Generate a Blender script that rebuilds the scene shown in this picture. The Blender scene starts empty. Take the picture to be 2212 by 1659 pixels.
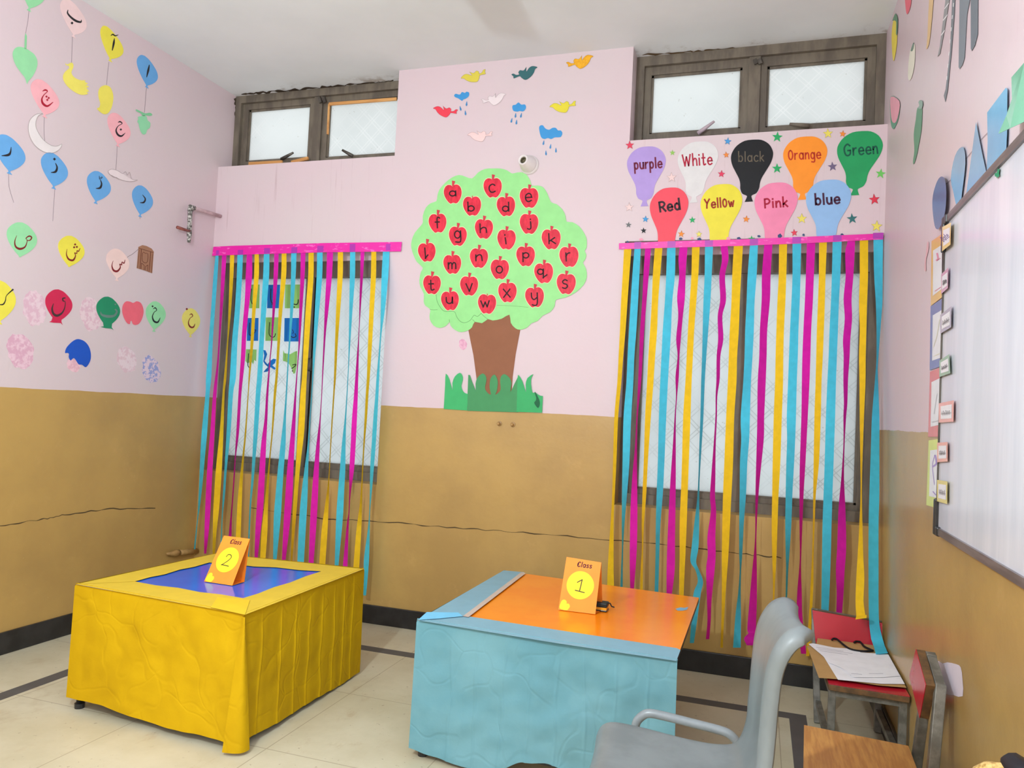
import bpy, bmesh, math, random
from mathutils import Vector, Matrix, noise
random.seed(7)
SC = bpy.context.scene
COL = SC.collection

# ------------------------------------------------------------------ camera, world, light, exposure
FPX, YAW, PITCH, ROLL = 1648.559, -0.31520, 0.03590, 0.04840
EYE = 1.30
XL, XR, YC, H, DADO = -3.4647, 0.5568, -4.1341, 3.3508, 1.2976
YF = -5.7                                  # front wall, behind the camera
cy_, sy_ = math.cos(YAW), math.sin(YAW)
cp_, sp_ = math.cos(PITCH), math.sin(PITCH)
FW = Vector((sy_ * cp_, cy_ * cp_, sp_))
R0 = Vector((cy_, -sy_, 0))
U0 = R0.cross(FW)
RT = R0 * math.cos(ROLL) + U0 * math.sin(ROLL)
UP = -R0 * math.sin(ROLL) + U0 * math.cos(ROLL)
CAM = Vector((0, YC, EYE))
cam = bpy.data.cameras.new('camera'); camo = bpy.data.objects.new('camera', cam); COL.objects.link(camo)
cam.sensor_width = 36.0; cam.lens = FPX / 2212 * 36.0; cam.clip_start = 0.05
camo.matrix_world = Matrix(((RT.x, UP.x, -FW.x, CAM.x), (RT.y, UP.y, -FW.y, CAM.y), (RT.z, UP.z, -FW.z, CAM.z), (0, 0, 0, 1)))
SC.camera = camo

w = bpy.data.worlds.new('sky'); SC.world = w; w.use_nodes = True
bg = w.node_tree.nodes['Background']; bg.inputs[0].default_value = (1.0, 1.0, 1.0, 1); bg.inputs[1].default_value = 1.9

def light(name, kind, loc, energy, color=(1, 1, 1), size=0.1, size_y=None, rot=(0, 0, 0)):
    l = bpy.data.lights.new(name, kind); l.energy = energy; l.color = color
    if kind == 'AREA':
        l.size = size
        if size_y: l.shape = 'RECTANGLE'; l.size_y = size_y
    else: l.shadow_soft_size = size
    o = bpy.data.objects.new(name, l); COL.objects.link(o); o.location = loc; o.rotation_euler = rot
    return o
light('room_bulb', 'POINT', (-1.2, -3.75, 2.2), 245, (0.86, 1.0, 1.05), 0.06)
light('front_fill', 'AREA', (-1.5, YF + 0.15, 1.6), 88, (0.84, 1.0, 1.08), 3.4, 2.0, (math.radians(166), 0, 0))  # added fill behind the camera, tilted up to brighten the ceiling
light('left_wall_fill', 'AREA', (XR - 0.1, -5.0, 1.5), 115, (0.84, 0.99, 1.06), 1.0, 2.0, (math.radians(90), 0, math.radians(90)))  # added fill, no door here; lifts the balloon wall
light('right_wall_fill', 'AREA', (XL + 0.1, -4.9, 1.7), 30, (0.84, 0.99, 1.06), 1.0, 1.6, (math.radians(90), 0, math.radians(-75)))  # added fill, no opening here; lifts the whiteboard wall
SC.view_settings.view_transform = 'Standard'; SC.view_settings.look = 'None'
SC.view_settings.gamma = 1.0; SC.view_settings.use_curve_mapping = False
SC.view_settings.exposure = -0.55

# ------------------------------------------------------------------ helpers
def ray(x, y): return FW + RT * ((x - 1106) / FPX) - UP * ((y - 829.5) / FPX)
def onp(x, y, ax, v):
    d = ray(x, y); return CAM + d * ((v - CAM[ax]) / d[ax])
def wall(which):                           # photo pixel -> point on a wall, `off` metres in front of it
    ax, v, s = {'B': (1, 0.0, -1), 'L': (0, XL, 1), 'R': (0, XR, -1), 'G': (1, 0.168, -1), 'W': (0, XR - 0.022, -1)}[which]
    return lambda x, y, off=0.0: onp(x, y, ax, v + s * off)
def flat(z): return lambda x, y, off=0.0: onp(x, y, 2, z + off)
def crop(mp, s, ox, oy): return lambda x, y, off=0.0: mp(ox + x / s, oy + y / s, off)

def catmull(p, n=6, closed=False):
    out = []; m = len(p)
    for i in range(m if closed else m - 1):
        if closed: a, b, c, d = p[i - 1], p[i], p[(i + 1) % m], p[(i + 2) % m]
        else: a, b, c, d = p[max(i - 1, 0)], p[i], p[i + 1], p[min(i + 2, m - 1)]
        for k in range(n):
            t = k / n
            out.append(tuple(0.5 * (2 * b[j] + (c[j] - a[j]) * t + (2 * a[j] - 5 * b[j] + 4 * c[j] - d[j]) * t * t
                             + (3 * b[j] - a[j] - 3 * c[j] + d[j]) * t ** 3) for j in range(len(b))))
    if not closed: out.append(tuple(p[-1]))
    return out

WL = {}
def tag(o, label=None, cat=None, group=None, kind=None):
    if label: o['label'] = label
    if cat: o['category'] = cat
    if group: o['group'] = group
    if kind: o['kind'] = kind
    return o
def empty(name, loc, label=None, cat=None, group=None, kind=None):
    o = bpy.data.objects.new(name, None); COL.objects.link(o); o.location = loc
    o.empty_display_size = 0.05
    WL[o.name] = Vector(loc)
    return tag(o, label, cat, group, kind)
def mesh(name, V, F, m, parent=None, smooth=False, bevel=0, tri=False):
    """one mesh object from world-space vertices; its origin sits at the middle of its base"""
    V = [Vector(v) for v in V]
    lo = Vector((min(v.x for v in V), min(v.y for v in V), min(v.z for v in V)))
    hi = Vector((max(v.x for v in V), max(v.y for v in V), max(v.z for v in V)))
    org = Vector(((lo.x + hi.x) / 2, (lo.y + hi.y) / 2, lo.z))
    bm = bmesh.new()
    vs = [bm.verts.new(v - org) for v in V]
    for f in F:
        try: bm.faces.new([vs[i] for i in f])
        except ValueError: pass
    for f in bm.faces: f.normal_update()
    if tri: bmesh.ops.triangulate(bm, faces=[f for f in bm.faces if len(f.verts) > 4], ngon_method='EAR_CLIP')
    bmesh.ops.recalc_face_normals(bm, faces=bm.faces)
    me = bpy.data.meshes.new(name); bm.to_mesh(me); bm.free()
    if smooth:
        for p in me.polygons: p.use_smooth = True
    o = bpy.data.objects.new(name, me); COL.objects.link(o)
    if m: me.materials.append(m)
    WL[o.name] = org
    if parent: o.parent = parent; o.location = org - WL[parent.name]
    else: o.location = org
    if bevel:
        b = o.modifiers.new('bevel', 'BEVEL'); b.width = bevel; b.segments = 2; b.limit_method = 'ANGLE'
    return o
class MB:
    def __init__(s): s.V = []; s.F = []
    def add(s, V, F):
        n = len(s.V); s.V += [Vector(v) for v in V]; s.F += [[i + n for i in f] for f in F]; return s
    def box(s, a, b):
        x0, y0, z0 = a; x1, y1, z1 = b
        return s.hexa([(x0, y0), (x1, y0), (x1, y1), (x0, y1)], z0, z1)
    def hexa(s, q, z0, z1):
        return s.add([(x, y, z0) for x, y in q] + [(x, y, z1) for x, y in q],
                     [[0, 3, 2, 1], [4, 5, 6, 7], [0, 1, 5, 4], [1, 2, 6, 5], [2, 3, 7, 6], [3, 0, 4, 7]])
    def bar(s, a, b, wx, wy, up=(0, 0, 1)):
        a, b = Vector(a), Vector(b); d = (b - a).normalized(); u = Vector(up)
        if abs(d.dot(u)) > 0.95: u = Vector((0, 1, 0))
        r = d.cross(u).normalized() * wx / 2; t = r.cross(d).normalized() * wy / 2
        V = [a - r - t, a + r - t, a + r + t, a - r + t, b - r - t, b + r - t, b + r + t, b - r + t]
        return s.add(V, [[0, 1, 2, 3], [7, 6, 5, 4], [0, 4, 5, 1], [1, 5, 6, 2], [2, 6, 7, 3], [3, 7, 4, 0]])
    def tube(s, path, r, n=10, rs=None, cap=True):
        P = [Vector(p) for p in path]; V = []; F = []; u = None
        for i, p in enumerate(P):
            d = (P[min(i + 1, len(P) - 1)] - P[max(i - 1, 0)]).normalized()
            if u is None: u = d.orthogonal().normalized()
            else: u = (u - d * u.dot(d)).normalized()
            v = d.cross(u); q = rs[i] if rs else r
            V += [p + (u * math.cos(2 * math.pi * k / n) + v * math.sin(2 * math.pi * k / n)) * q for k in range(n)]
        for i in range(len(P) - 1):
            F += [[i * n + k, i * n + (k + 1) % n, (i + 1) * n + (k + 1) % n, (i + 1) * n + k] for k in range(n)]
        if cap: F += [list(range(n))[::-1], [(len(P) - 1) * n + k for k in range(n)]]
        return s.add(V, F)
    def lathe(s, prof, org, axis, n=24):
        a = Vector(axis).normalized(); u = a.orthogonal().normalized(); v = a.cross(u); o = Vector(org); V = []; F = []
        for r, h in prof:
            V += [o + a * h + (u * math.cos(2 * math.pi * k / n) + v * math.sin(2 * math.pi * k / n)) * r for k in range(n)]
        for i in range(len(prof) - 1):
            F += [[i * n + k, i * n + (k + 1) % n, (i + 1) * n + (k + 1) % n, (i + 1) * n + k] for k in range(n)]
        return s.add(V, F)
    def build(s, name, m, parent=None, **k): return mesh(name, s.V, s.F, m, parent, **k)

def cutout(name, pts, mp, m, parent=None, off=0.0008, th=0.0012, sm=0):
    if sm: pts = catmull(pts, sm, True)
    n = len(pts)
    V = [mp(p[0], p[1], off) for p in pts] + [mp(p[0], p[1], off + th) for p in pts]
    F = [list(range(n))[::-1], [n + i for i in range(n)]] + [[i, (i + 1) % n, n + (i + 1) % n, n + i] for i in range(n)]
    return mesh(name, V, F, m, parent, tri=True)
def strokes(name, S, mp, m, parent=None, off=0.0026, n=6, th=0.0004):
    """pen strokes: S = [(points, width or widths), ...] drawn as thin ribbons of paint lying on a surface"""
    b = MB()
    for pts, wd in S:
        if not isinstance(wd, (list, tuple)): wd = [wd] * len(pts)
        if len(pts) == 1:
            x, y = pts[0]; r = wd[0]
            V = [mp(x + r * c, y + r * s, off) for c, s in ((1, 0), (0, 1), (-1, 0), (0, -1))]
            b.add(V, [[0, 1, 2, 3]]); continue
        q = catmull([(p[0], p[1], k) for p, k in zip(pts, wd)], n if len(pts) > 2 else 1)
        V = []
        for i, (x, y, k) in enumerate(q):
            a, c = q[max(i - 1, 0)], q[min(i + 1, len(q) - 1)]
            dx, dy = c[0] - a[0], c[1] - a[1]; L = math.hypot(dx, dy) or 1
            nx, ny = -dy / L * k / 2, dx / L * k / 2
            ex = dx / L * k * 0.35 * (-1 if i == 0 else 1 if i == len(q) - 1 else 0)
            ey = dy / L * k * 0.35 * (-1 if i == 0 else 1 if i == len(q) - 1 else 0)
            V += [mp(x + nx + ex, y + ny + ey, off), mp(x - nx + ex, y - ny + ey, off)]
        b.add(V, [[2 * i, 2 * i + 1, 2 * i + 3, 2 * i + 2] for i in range(len(q) - 1)])
    return b.build(name, m, parent)

# hand-printed alphabet: strokes on a unit grid, x-height 1, baseline 0
def _o(w, cx=None):
    cx = w / 2 if cx is None else cx
    return [(cx + w / 2 * math.sin(a * math.pi / 5), 0.5 + 0.5 * math.cos(a * math.pi / 5)) for a in range(11)]
GL = {
 'a': (.75, [_o(.72), [(.74, 1), (.74, 0)]]), 'b': (.72, [[(0, 1.75), (0, 0)], _o(.7)]),
 'c': (.68, [[(.68, .85), (.42, 1), (.1, .82), (0, .45), (.15, .08), (.42, 0), (.7, .12)]]),
 'd': (.74, [_o(.7), [(.74, 1.75), (.74, 0)]]),
 'e': (.74, [[(.02, .5), (.02, .5), (.74, .52), (.74, .52), (.66, .88), (.38, 1), (.08, .8), (0, .45), (.15, .08), (.42, 0), (.72, .14)]]),
 'f': (.6, [[(.62, 1.55), (.42, 1.7), (.27, 1.45), (.26, 0)], [(0, .95), (.55, .95)]]),
 'g': (.72, [_o(.66), [(.7, 1), (.7, -.25), (.55, -.55), (.1, -.5)]]),
 'h': (.68, [[(0, 1.7), (0, 0)], [(0, .6), (.3, .98), (.58, .9), (.66, .6), (.68, 0)]]),
 'i': (.12, [[(.05, 1), (.05, 0)], [(.05, 1.4), (.06, 1.5)]]),
 'j': (.4, [[(.4, 1), (.4, -.25), (.22, -.55), (0, -.4)], [(.4, 1.45), (.41, 1.55)]]),
 'k': (.62, [[(0, 1.7), (0, 0)], [(.58, 1), (.02, .42)], [(.18, .55), (.64, 0)]]),
 'l': (.12, [[(.05, 1.7), (.05, 0)]]), 'L': (.3, [[(0, 1.5), (0, 0), (0, 0), (.3, .42)]]),
 'm': (1.05, [[(0, 1), (0, 0)], [(0, .6), (.25, .98), (.48, .8), (.5, 0)], [(.5, .6), (.75, .98), (1, .8), (1.03, 0)]]),
 'n': (.66, [[(0, 1), (0, 0)], [(0, .6), (.3, .98), (.58, .85), (.66, 0)]]), 'o': (.78, [_o(.78)]),
 'p': (.7, [[(0, 1), (0, -.7)], _o(.66)]), 'q': (.9, [_o(.6), [(.62, 1), (.6, -.6), (.6, -.6), (1.0, -.1)]]),
 'r': (.5, [[(0, 1), (0, 0)], [(0, .55), (.2, .9), (.5, .98)]]),
 's': (.6, [[(.58, .88), (.32, 1), (.05, .82), (.15, .58), (.48, .45), (.58, .2), (.32, 0), (0, .1)]]),
 't': (.6, [[(.25, 1.6), (.25, .2), (.4, 0), (.6, .12)], [(0, 1), (.55, 1)]]),
 'u': (.68, [[(0, 1), (.02, .3), (.28, 0), (.6, .2), (.66, 1)], [(.66, 1), (.68, 0)]]),
 'v': (.74, [[(0, 1), (.37, 0)], [(.37, 0), (.74, 1)]]),
 'w': (1.0, [[(0, 1), (.28, 0)], [(.28, 0), (.52, .8)], [(.52, .8), (.74, 0)], [(.74, 0), (1, 1)]]),
 'x': (.72, [[(0, 1), (.72, 0)], [(.72, 1), (0, 0)]]),
 'y': (.66, [[(0, 1), (.04, .4), (.3, .15), (.6, .4)], [(.66, 1), (.64, -.3), (.4, -.6), (.05, -.5)]]),
 'W': (1.4, [[(0, 1.6), (.36, 0)], [(.36, 0), (.7, 1.3)], [(.7, 1.3), (1.02, 0)], [(1.02, 0), (1.4, 1.6)]]),
 'O': (.8, [[(x, y * 1.5) for x, y in _o(.8)]]), '0': (.7, [[(x, y * 1.4) for x, y in _o(.7)]]),
 'G': (1.0, [[(.95, 1.35), (.55, 1.6), (.1, 1.25), (0, .7), (.2, .1), (.6, 0), (.92, .25), (.95, .7), (.95, .7), (.55, .7)]]),
 'R': (.8, [[(0, 1.5), (0, 0)], [(0, 1.5), (.55, 1.5), (.8, 1.15), (.5, .75), (0, .7)], [(.35, .7), (.85, 0)]]),
 'Y': (.9, [[(0, 1.6), (.45, .8)], [(.95, 1.6), (.45, .8), (.35, 0)]]),
 'P': (.75, [[(0, 1.5), (0, 0)], [(0, 1.5), (.5, 1.5), (.75, 1.1), (.5, .72), (0, .65)]]),
 'C': (.9, [[(.85, 1.35), (.6, 1.6), (.2, 1.4), (0, .8), (.2, .15), (.55, 0), (.9, .3)], [(.25, 1.3), (.2, .3)]]),
 'D': (.8, [[(0, 1.5), (0, 0)], [(0, 1.5), (.5, 1.4), (.8, .8), (.5, .1), (0, 0)]]),
 '1': (.6, [[(.05, 1.2), (.38, 1.7)], [(.38, 1.7), (.33, 0)], [(0, .05), (.7, -.05)]]),
 '2': (.8, [[(.1, 1.3), (.2, 1.65), (.55, 1.7), (.75, 1.35), (.55, .8), (0, 0), (0, 0), (.9, -.05)]]),
}
def word(txt, a, b, xh, wd, slant=0.0):
    """strokes for a word from baseline point a to b (picture y runs down), x-height xh"""
    tot = sum(GL[c][0] for c in txt) + 0.42 * (len(txt) - 1)
    L = math.hypot(b[0] - a[0], b[1] - a[1]); ux, uy = (b[0] - a[0]) / L, (b[1] - a[1]) / L
    sx = L / tot; out = []; x = 0
    for c in txt:
        g = GL[c]
        for s in g[1]:
            out.append(([(a[0] + (x + px + slant * py) * sx * ux + py * xh * uy, a[1] + (x + px + slant * py) * sx * uy - py * xh * ux) for px, py in s], wd))
        x += g[0] + 0.42
    return out

# ------------------------------------------------------------------ materials
def lin(c):
    return tuple(((v / 255) / 12.92 if v / 255 <= 0.04045 else ((v / 255 + 0.055) / 1.055) ** 2.4) for v in c) + (1,)
class NT:
    def __init__(s, name):
        s.m = bpy.data.materials.new(name); s.m.use_nodes = True; s.t = s.m.node_tree; s.n = s.t.nodes
        s.b = s.n['Principled BSDF']; s.out = s.n['Material Output']
    def node(s, t, **k):
        x = s.n.new(t)
        for a, v in k.items():
            if a.startswith('i_'): x.inputs[a[2:].replace('_', ' ')].default_value = v
            else: setattr(x, a, v)
        return x
    def link(s, a, b): s.t.links.new(a, b)
    def sock(s, v, inp):
        if isinstance(v, bpy.types.NodeSocket): s.link(v, inp)
        else: inp.default_value = v
    def math(s, op, a, b=0.0, clamp=False):
        x = s.n.new('ShaderNodeMath'); x.operation = op; x.use_clamp = clamp
        s.sock(a, x.inputs[0]); s.sock(b, x.inputs[1]); return x.outputs[0]
    def pos(s):
        g = s.n.new('ShaderNodeNewGeometry'); p = s.n.new('ShaderNodeSeparateXYZ'); s.link(g.outputs['Position'], p.inputs[0])
        return g.outputs['Position'], p.outputs
    def noise(s, scale, detail=3, rough=0.5, vec=None, stretch=None):
        x = s.n.new('ShaderNodeTexNoise'); x.inputs['Scale'].default_value = scale
        x.inputs['Detail'].default_value = detail; x.inputs['Roughness'].default_value = rough
        if vec is None: vec = s.pos()[0]
        if stretch:
            mp = s.n.new('ShaderNodeMapping'); mp.inputs['Scale'].default_value = stretch; s.link(vec, mp.inputs[0]); vec = mp.outputs[0]
        s.link(vec, x.inputs['Vector']); return x.outputs['Fac']
    def ramp(s, f, lo, hi):
        x = s.n.new('ShaderNodeMapRange'); x.interpolation_type = 'SMOOTHSTEP'
        s.link(f, x.inputs[0]); x.inputs[1].default_value = lo; x.inputs[2].default_value = hi; return x.outputs[0]
    def mix(s, f, a, b):
        x = s.n.new('ShaderNodeMix'); x.data_type = 'RGBA'; s.sock(f, x.inputs[0]); s.sock(a, x.inputs[6]); s.sock(b, x.inputs[7]); return x.outputs[2]
    def bump(s, h, strength=0.2, dist=0.01):
        x = s.n.new('ShaderNodeBump'); x.inputs['Strength'].default_value = strength; x.inputs['Distance'].default_value = dist
        s.link(h, x.inputs['Height']); s.link(x.outputs[0], s.b.inputs['Normal']); return x
    def fin(s, color, rough, spec=0.5, metal=0.0):
        s.sock(color, s.b.inputs['Base Color']); s.sock(rough, s.b.inputs['Roughness'])
        s.b.inputs['Specular IOR Level'].default_value = spec; s.b.inputs['Metallic'].default_value = metal
        return s.m
MC = {}
def paper(rgb, rough=0.6, spec=0.3, var=0.07, key=''):
    """coloured card or paint: flat colour with a faint mottle and a fine grain"""
    k = (tuple(rgb), rough, key)
    if k in MC: return MC[k]
    s = NT('paper_%02x%02x%02x' % tuple(rgb)); c = lin(rgb)
    f = s.ramp(s.noise(14, 4, 0.6), 0.3, 0.7)
    d = tuple(v * (1 - var) for v in c[:3]) + (1,)
    s.bump(s.noise(220, 2), 0.08, 0.002)
    MC[k] = s.fin(s.mix(f, c, d), rough, spec); return MC[k]
def streak(rgb, rgb2, scale, stretch, rough=0.5, spec=0.4, lo=0.35, hi=0.65, metal=0.0, bump=0.0, key=''):
    """two-tone worn surface (crayon scribble, brushed paint, wood grain) or painted gloss"""
    k = (tuple(rgb), tuple(rgb2), scale, tuple(stretch), rough, key)
    if k in MC: return MC[k]
    s = NT('worn_%02x%02x%02x' % tuple(rgb)); f = s.noise(scale, 4, 0.6, stretch=stretch)
    if bump: s.bump(f, bump, 0.003)
    MC[k] = s.fin(s.mix(s.ramp(f, lo, hi), lin(rgb), lin(rgb2)), rough, spec, metal); return MC[k]

ZS, ZP, YB = 2.8228, 0.822, 0.24           # spandrel top, window sill, back of the wall
PL, PR, ZL = -2.171, -0.735, 2.262         # pillar sides, lintel underside
def wall_mat(name, streaks=0.0, gloss=0.42):
    s = NT(name); P, xyz = s.pos()
    edge = s.math('ADD', xyz[2], s.math('MULTIPLY', s.math('SUBTRACT', s.noise(5, 3), 0.5), 0.012))
    up = s.math('GREATER_THAN', edge, DADO)
    pk = s.mix(s.ramp(s.noise(1.3, 4, 0.6), 0.3, 0.7), lin((214, 191, 197)), lin((211, 194, 197)))
    if streaks:                            # dried brush runs on the panels over the windows
        pan = s.math('MAXIMUM', s.math('LESS_THAN', xyz[0], PL), s.math('GREATER_THAN', xyz[0], PR))
        pk = s.mix(s.math('MULTIPLY', s.math('MULTIPLY', s.ramp(s.noise(30, 3, 0.6, stretch=(1.4, 1.4, 0.07)), 0.58, 0.76), streaks), pan), pk, lin((188, 160, 165)))
    oc = s.mix(s.ramp(s.noise(1.6, 5, 0.62), 0.32, 0.68), lin((188, 152, 88)), lin((172, 138, 82)))
    oc = s.mix(s.math('MULTIPLY', s.ramp(s.noise(4.5, 5, 0.7), 0.58, 0.75), 0.5), oc, lin((199, 160, 98)))
    oc = s.mix(s.math('MULTIPLY', s.ramp(s.noise(70, 2, 0.5), 0.76, 0.8), 0.6), oc, lin((214, 186, 130)))
    h = s.math('ADD', s.noise(3.0, 4, 0.6), s.math('MULTIPLY', s.noise(60, 3), 0.12))
    s.bump(h, 0.16, 0.02)
    r = s.math('ADD', s.math('MULTIPLY', up, 0.16), gloss - 0.12)
    r = s.math('ADD', r, s.math('MULTIPLY', s.noise(4, 3), 0.12))
    return s.fin(s.mix(up, oc, pk), r, 0.45)
M_wall = wall_mat('painted_wall'); M_wallb = wall_mat('painted_wall_brushed', 0.55); M_wallr = wall_mat('painted_wall_glossy', 0.12, 0.30)

def ceil_mat():
    s = NT('ceiling_paint'); P, xyz = s.pos()
    c = s.mix(s.ramp(s.noise(1.1, 4, 0.6), 0.3, 0.7), lin((232, 234, 236)), lin((222, 225, 227)))
    near = s.ramp(xyz[1], -0.01, 0.15)
    st = s.math('MULTIPLY', near, s.ramp(s.noise(7, 5, 0.7), 0.5, 0.68))
    c = s.mix(s.math('MULTIPLY', st, 0.75), c, lin((122, 96, 66)))
    s.bump(s.noise(6, 4), 0.1, 0.02)
    return s.fin(c, 0.65, 0.3)
def floor_mat():
    s = NT('floor_tiles'); P, xyz = s.pos(); X, Y = xyz[0], xyz[1]
    a = s.ramp(s.noise(2.2, 6, 0.65), 0.3, 0.7)
    c = s.mix(a, lin((206, 197, 172)), lin((190, 180, 152)))
    c = s.mix(s.math('MULTIPLY', s.ramp(s.noise(9, 6, 0.72, stretch=(1, 0.5, 1)), 0.55, 0.72), 0.55), c, lin((176, 156, 124)))
    c = s.mix(s.math('MULTIPLY', s.ramp(s.noise(38, 3, 0.6), 0.66, 0.72), 0.5), c, lin((120, 98, 74)))
    dirt = s.math('MULTIPLY', s.ramp(s.noise(3.0, 4, 0.7), 0.5, 0.7), s.ramp(X, -2.3, -3.0))
    c = s.mix(s.math('MULTIPLY', dirt, 0.45), c, lin((150, 120, 84)))
    T = 0.61
    def joint(v, o):
        f = s.math('FRACT', s.math('DIVIDE', s.math('ADD', v, o), T))
        return s.math('LESS_THAN', s.math('ABSOLUTE', s.math('SUBTRACT', f, 0.5)), 0.0035)
    j = s.math('MAXIMUM', joint(X, 0.18), joint(Y, 0.12))
    c = s.mix(s.math('MULTIPLY', j, 0.6), c, lin((140, 124, 100)))
    # the dark inlaid band that runs round the room
    def band(v, at): return s.math('LESS_THAN', s.math('ABSOLUTE', s.math('SUBTRACT', v, at)), 0.037)
    inx = s.math('MULTIPLY', s.math('GREATER_THAN', X, -3.027), s.math('LESS_THAN', X, 0.245))
    iny = s.math('LESS_THAN', Y, -0.393)
    b = s.math('MAXIMUM', s.math('MULTIPLY', band(Y, -0.43), inx), s.math('MULTIPLY', s.math('MAXIMUM', band(X, -2.99), band(X, 0.208)), iny))
    c = s.mix(b, c, s.mix(s.noise(12, 4), lin((72, 72, 74)), lin((98, 96, 96))))
    s.bump(s.noise(30, 3), 0.05, 0.004)
    return s.fin(c, s.math('ADD', s.math('MULTIPLY', s.noise(6, 3), 0.2), 0.34), 0.4)
M_black = streak((30, 29, 30), (46, 45, 46), 9, (1, 1, 1), 0.3, 0.5)
M_frame = streak((118, 108, 94), (96, 87, 77), 16, (1, 1, 0.25), 0.5, 0.4, bump=0.1)
M_metal = streak((66, 60, 55), (98, 92, 84), 24, (1, 1, 0.3), 0.45, 0.5, metal=0.3)
def glass_mat(name, base, dark, amt):
    s = NT(name); P, xyz = s.pos(); X, Z = xyz[0], xyz[2]
    def lines(v):
        f = s.math('FRACT', s.math('DIVIDE', v, 0.125)); g = s.math('ABSOLUTE', s.math('SUBTRACT', f, 0.5))
        return s.math('LESS_THAN', s.math('ABSOLUTE', s.math('SUBTRACT', g, 0.10)), 0.03)
    m = s.math('MAXIMUM', lines(s.math('ADD', X, Z)), lines(s.math('SUBTRACT', X, Z)))
    m = s.math('MULTIPLY', m, s.ramp(s.noise(2.6, 2), 0.3, 0.7))
    c = s.mix(s.ramp(s.noise(1.2, 3), 0.3, 0.7), lin(base), lin(tuple(v - 10 for v in base)))
    c = s.mix(s.math('MULTIPLY', m, amt), c, lin(dark))
    c = s.mix(s.math('MULTIPLY', s.ramp(s.noise(60, 3), 0.7, 0.76), 0.35), c, lin((150, 140, 120)))
    t = s.node('ShaderNodeBsdfTranslucent'); s.link(c, t.inputs[0])
    s.fin(c, 0.25, 0.5)
    x = s.node('ShaderNodeMixShader'); x.inputs[0].default_value = 0.82
    s.link(s.b.outputs[0], x.inputs[1]); s.link(t.outputs[0], x.inputs[2]); s.link(x.outputs[0], s.out.inputs[0])
    return s.m
M_glass = glass_mat('patterned_glass', (240, 244, 244), (252, 253, 253), 0.5)
M_glassl = glass_mat('patterned_glass_dim', (228, 234, 236), (140, 148, 146), 0.34)  # lower panes: dimmer daylight put into the base colour, darker pattern lines
def crepe(rgb):
    s = NT('crepe_%02x%02x%02x' % rgb); c = lin(rgb)
    s.bump(s.noise(160, 3, 0.6, stretch=(1, 1, 2)), 0.35, 0.002)
    col = s.mix(s.ramp(s.noise(30, 3), 0.35, 0.65), c, tuple(v * 0.92 for v in c[:3]) + (1,))
    s.fin(col, 0.8, 0.1)
    t = s.node('ShaderNodeBsdfTranslucent'); s.link(col, t.inputs[0])
    x = s.node('ShaderNodeMixShader'); x.inputs[0].default_value = 0.28
    s.link(s.b.outputs[0], x.inputs[1]); s.link(t.outputs[0], x.inputs[2]); s.link(x.outputs[0], s.out.inputs[0])
    return s.m
def cover_mat(rgb, rgb2):
    s = NT('creased_paper_cover'); n = s.noise(3.2, 5, 0.6); g = s.noise(140, 2)
    v = s.n.new('ShaderNodeTexVoronoi'); v.feature = 'DISTANCE_TO_EDGE'; v.inputs['Scale'].default_value = 6.5
    nn = s.n.new('ShaderNodeTexNoise'); nn.inputs['Scale'].default_value = 3
    mp = s.n.new('ShaderNodeMix'); mp.data_type = 'VECTOR'; mp.inputs[0].default_value = 0.35
    s.link(s.pos()[0], mp.inputs[4]); s.link(nn.outputs['Color'], mp.inputs[5]); s.link(s.pos()[0], nn.inputs['Vector']); s.link(mp.outputs[1], v.inputs['Vector'])
    cr = s.math('MULTIPLY', s.ramp(v.outputs['Distance'], 0.0, 0.05), 0.25)
    s.bump(s.math('ADD', s.math('ADD', n, s.math('MULTIPLY', g, 0.06)), cr), 0.22, 0.02)
    return s.fin(s.mix(s.ramp(n, 0.35, 0.65), lin(rgb), lin(rgb2)), 0.75, 0.15)

# ------------------------------------------------------------------ room shell
def st(o): return tag(o, kind='structure')
T = 0.18
st(MB().box((XL - T, YF - T, -0.1), (XR + T, YB + 0.1, 0)).build('floor', floor_mat()))
st(MB().box((XL - T, YF - T, H), (XR + T, YB + 0.1, H + 0.1)).build('ceiling', ceil_mat()))
st(MB().box((XL - T, YF - T, 0), (XL, YB + 0.1, H)).build('wall_left', M_wall))
st(MB().box((XR, YF - T, 0), (XR + T, YB + 0.1, H)).build('wall_right', M_wallr))
st(MB().box((XL, YF - T, 0), (XR, YF, H)).build('wall_front', M_wall))
wb = MB().box((PL, 0, 0), (PR, YB, H))
for a, b in ((XL, PL), (PR, XR)):
    wb.box((a, 0, ZL), (b, YB - 0.04, ZS)); wb.box((a, .11, 2.205), (b, YB - .04, ZL)); wb.box((a, 0, 0), (b, YB - 0.04, ZP))
wall_back = st(wb.build('wall_back', M_wallb))
def base_bar(name, a, b): return st(MB().box(a, b).build(name, M_black, bevel=0.003))
HB = 0.109
base_bar('baseboard_left', (XL, YF, 0), (XL + 0.014, -0.014, HB))
base_bar('baseboard_back', (XL, -0.014, 0), (XR, 0, HB))
base_bar('baseboard_right', (XR - 0.014, YF, 0), (XR, -0.014, HB))
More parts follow.
